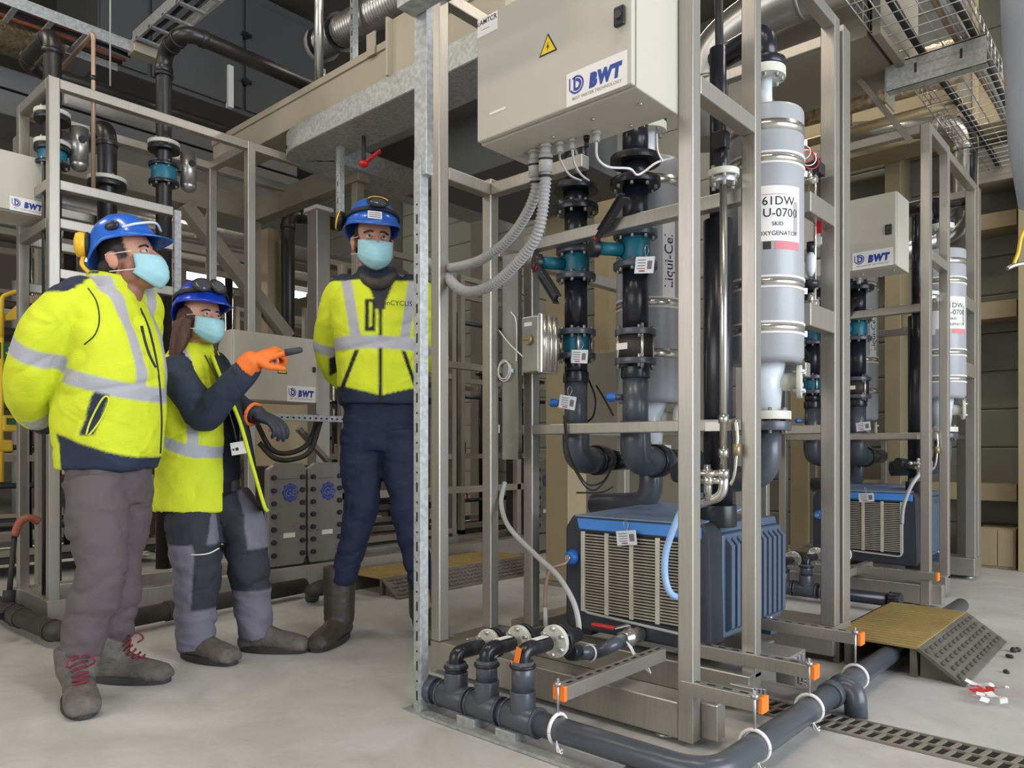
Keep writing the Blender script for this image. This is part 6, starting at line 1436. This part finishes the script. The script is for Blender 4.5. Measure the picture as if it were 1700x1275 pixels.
tag(obj('tan_panel', MB().bx(-2.5, -1.2, 2.6, 2.66, .0, 1.6), M['grey_steel'], None, .004), 'grey brown board standing behind the near pump', 'panel')
# second cable ramp behind the tall worker
q = at(662, 996, z=0); ramp('yellow-topped cable ramp on the floor behind the tall worker', q.x-.55, q.x-.16, q.y, q.y+1.3, .10, .16)
# ------------------------------------------------------------------ overhead right
t = thing('ventilation_duct', 'large silver round duct bending over the near skid', 'duct', at(1175, 150, y=1.62))
obj('duct', MB().tube(bend([at(1172, 240, y=1.7), at(1172, 92, y=1.7), at(1262, 18, y=1.7), at(1480, -70, y=1.7)], .2, 10), .115, 28), M['aluminium'], t)
for p in (at(1172, 145, y=1.7),): obj('seam', MB().cyl(p, p+V((0, 0, .02)), .12, seg=28), M['aluminium'], t)
p0 = at(1262, 18, y=1.7); p1 = at(1330, -10, y=1.7); d_ = (p1-p0).normalized(); obj('seam', MB().cyl(p0+d_*.2, p0+d_*.22, .12, seg=28), M['aluminium'], t)
tag(obj('black_hose_drop', MB().tube([at(1193, -30, y=.9), at(1194, 60, y=.9), at(1197, 150, y=.9)], .017), M['black_rubber']), 'black hose hanging down beside the corner post', 'hose')
q = at(1270, 118, y=1.95); t = thing('rectangular_duct', 'wide pale rectangular duct above the contactor', 'duct', (q.x+.6, 2.3, q.z)); obj('duct', MB().bx(q.x-.1, at(1440, 60, y=1.95).x, 1.95, 2.6, q.z, q.z+.5), M['grey_steel'], t, .006); obj('flange_seam', MB().bx(q.x+.55, q.x+.59, 1.93, 2.62, q.z-.02, q.z+.52), M['grey_steel'], t, .002)
# wire mesh tray
zt = 2.95; l0 = at(1480, 100, z=zt); r0 = at(1662, 55, z=zt); xl, xr = l0.x, l0.x+.40; ya, yb = .6, 4.5
t = thing('wire_mesh_tray', 'wire basket cable tray receding at the upper right', 'cable tray', ((xl+xr)/2, 2.4, zt), 'cable trays under the roof')
for i in range(6): obj('long_wire', MB().cyl((xl+i*.08, ya, zt), (xl+i*.08, yb, zt), .0035, seg=6), M['bolt'], t)
for x_ in (xl, xr):
    for z_ in (.05, .1): obj('long_wire', MB().cyl((x_, ya, zt+z_), (x_, yb, zt+z_), .0035, seg=6), M['bolt'], t)
cw = obj('cross_wire', MB().tube([(xl, ya+.05, zt+.1), (xl, ya+.05, zt-.004), (xr, ya+.05, zt-.004), (xr, ya+.05, zt+.1)], .003, 6), M['bolt'], t); rep(cw, 'cross_wire', [(0, .1*k, 0) for k in range(1, 39)])
for k, (o_, r_, m_) in enumerate(((.14, .02, 'black_rubber'), (.30, .014, 'copper'), (.33, .014, 'hose_grey'), (.36, .016, 'cast_iron'))): obj('cable_run', MB().tube([(xl+o_+.01*math.sin(i+k), ya+(yb-ya)*i/10, zt+.006+r_) for i in range(11)], r_, 8), M[m_], t)
b0 = at(1475, 115, z=zt-.03); t = thing('tray_bracket', 'pale grey channel bracket carrying the wire basket tray', 'bracket', (b0.x+.3, b0.y, zt-.14))
bl = at(1470, 100, y=b0.y); br = at(1638, 75, y=b0.y)
obj('cross_channel', MB().bx(bl.x, br.x, b0.y, b0.y+.004, zt-.15, zt-.005).bx(bl.x, br.x, b0.y, b0.y+.06, zt-.012, zt-.005).bx(bl.x, br.x, b0.y, b0.y+.06, zt-.15, zt-.145), M['galvanised'], t, .001)
obj('drop_plate', MB().bx(bl.x-.004, bl.x+.004, b0.y, b0.y+.16, zt-.2, 5.2), M['warm_trunking'], t, .001)
for f in (.3, .75): x_ = bl.x+(br.x-bl.x)*f; obj('slot', MB().bx(x_, x_+.012, b0.y-.001, b0.y+.001, zt-.09, zt-.04), M['cast_iron'], t)
for k, (px_, py_, r_, y_, m_, lb) in enumerate(((1440, 118, .055, 2.9, 'foil', 'insulated overhead pipe just under the tray bracket'), (1440, 158, .065, 3.1, 'foil', 'tan overhead pipe crossing behind the wire basket tray'), (1440, 205, .03, 3.2, 'brass', 'thin yellowish overhead pipe above the farther skid'))):
    q = at(px_, py_, y=y_); tag(obj('cross_pipe', MB().cyl((q.x-.1, y_, q.z), (q.x-.1, y_, 5.2), .006).cyl((q.x-.8, y_, q.z-.02), (at(1600, py_, y=y_).x, y_, q.z-.02), r_, seg=20), M[m_]), lb, 'pipe', 'pipes crossing under the wire tray')
q0 = at(1412, 115, y=2.4); q1 = at(1512, 235, y=2.4); tag(obj('diagonal_brace', MB().bar(q0, q1, .03, .03), M['grey_steel'], None, .002), 'thin diagonal brace bar right of the double post', 'brace')
y_ = 4.12; q = at(1602, 290, y=y_)
piping('insulated_pipe', 'silver insulated pipe with two elbows at the right wall', 'pipe', [at(1380, 222, y=y_), V((q.x, y_, at(1600, 208, y=y_).z)), V((q.x, y_, at(1600, 385, y=y_).z)), V((q.x-.55, y_-.35, at(1540, 430, y=4.0).z)), V((q.x-.9, y_-.6, 1.9))], .075, 'aluminium', .16, 24, loc=(q.x, y_, 2.0))
cable('black cable strapped along the silver insulated pipe', [at(1590, 195, y=4.1), at(1617, 225, y=4.05), at(1617, 300, y=4.05), at(1615, 330, y=4.05), at(1600, 337, y=4.0), at(1550, 345, y=3.8)], .016, 'black_rubber')
q = at(1600, 220, y=4.6); tag(obj('duct_box', MB().bx(q.x-1.6, q.x+.6, 4.28, 4.60, q.z-.1, q.z+.25), M['beige_steel'], None, .006), 'beige boxed duct under the roof at the right wall', 'duct')
q = at(1640, 285, y=4.5); tag(obj('wall_box', MB().bx(q.x-.1, q.x+.35, 4.5, 4.8, q.z-.08, q.z+.18), M['grey_steel'], None, .006), 'grey box under the roof beside the silver pipe', 'box')
# pale hose hanging close by at the right edge, with a yellow cord
t = thing('hanging_hose', 'pale blue grey tapered hose hanging at the right edge', 'hose', at(1735, 340, d=3.4)); c0 = at(1762, -60, d=3.4); c1 = at(1752, 335, d=3.4)
obj('sleeve', MB().lathe([(.235, 0), (.22, .3), (.185, .8), (.14, (c0-c1).length), (.10, (c0-c1).length+.01)], c0, c1-c0, 36), M['pale_panel'], t)
obj('cord', MB().tube(spline([c1, at(1702, 380, d=3.4), at(1690, 420, d=3.4), at(1683, 438, d=3.4)], 6), .008), M['yellow'], t); obj('hook', MB().tube(spline([at(1672, 446, d=3.4), at(1685, 440, d=3.4), at(1710, 436, d=3.4)], 5), .010), M['steel'], t)
# ------------------------------------------------------------------ lamps
def tube_lamp(label, c, L, axis, power, col=(1, .90, .78), width=.14, top=5.2):
    c = V(c); d = V((0, 1, 0)) if axis == 'y' else V((1, 0, 0)); s_ = V((-d.y, d.x, 0)); u = V((0, 0, 1))
    t = thing('tube_lamp', label, 'lamp', c, 'linear lamps under the roof')
    obj('housing', MB().ob(c+u*.05, (d, s_, u), (L+.06, width+.04, .06)), M['paper'], t, .006); obj('diffuser', MB().ob(c, (d, s_, u), (L, width, .04)), M['lamp'], t, .006)
    obj('suspension', MB().cyl(c+u*.08, V((c.x, c.y, top)), .006, seg=6), M['bolt'], t)
    l = bpy.data.lights.new('tube_lamp_light', 'AREA'); l.shape = 'RECTANGLE'; l.size = width; l.size_y = L; l.energy = power; l.color = col
    o = bpy.data.objects.new('tube_lamp_light', l); C.objects.link(o); o.location = (0, 0, -.03); o.parent = t; o.rotation_euler = (0, 0, 0 if axis == 'y' else PI/2)
q0 = at(300, 462, x=-6.2); q1 = at(382, 470, x=-6.2)
tube_lamp('bright tube lamp glowing behind the second worker', (-6.2, (q0.y+q1.y)/2, q1.z), 2.2, 'y', 40, top=at(480, 215, x=-5.3).z)
for c, lb in (((-1.6, -1.6, 4.6), 'roof lamp above the three workers'), ((.6, -.9, 4.6), 'roof lamp above the walkway before the near skid'), ((-4.4, -2.4, 4.6), 'roof lamp over the left row of skids'), ((-2.2, 3.3, 4.8), 'roof lamp behind the near skid'),
              ((1.0, 2.6, 4.8), 'roof lamp over the farther skid'), ((-6.6, 2.6, 4.9), 'roof lamp in the far left corner')): tube_lamp(lb, c, 1.5, 'x', LAMP)
for o in bpy.data.objects:
    if o.name.split('.')[0] in ('bolt_ring', 'stud_bolts', 'printed_lines', 'lid_rib'): o['kind'] = 'stuff'
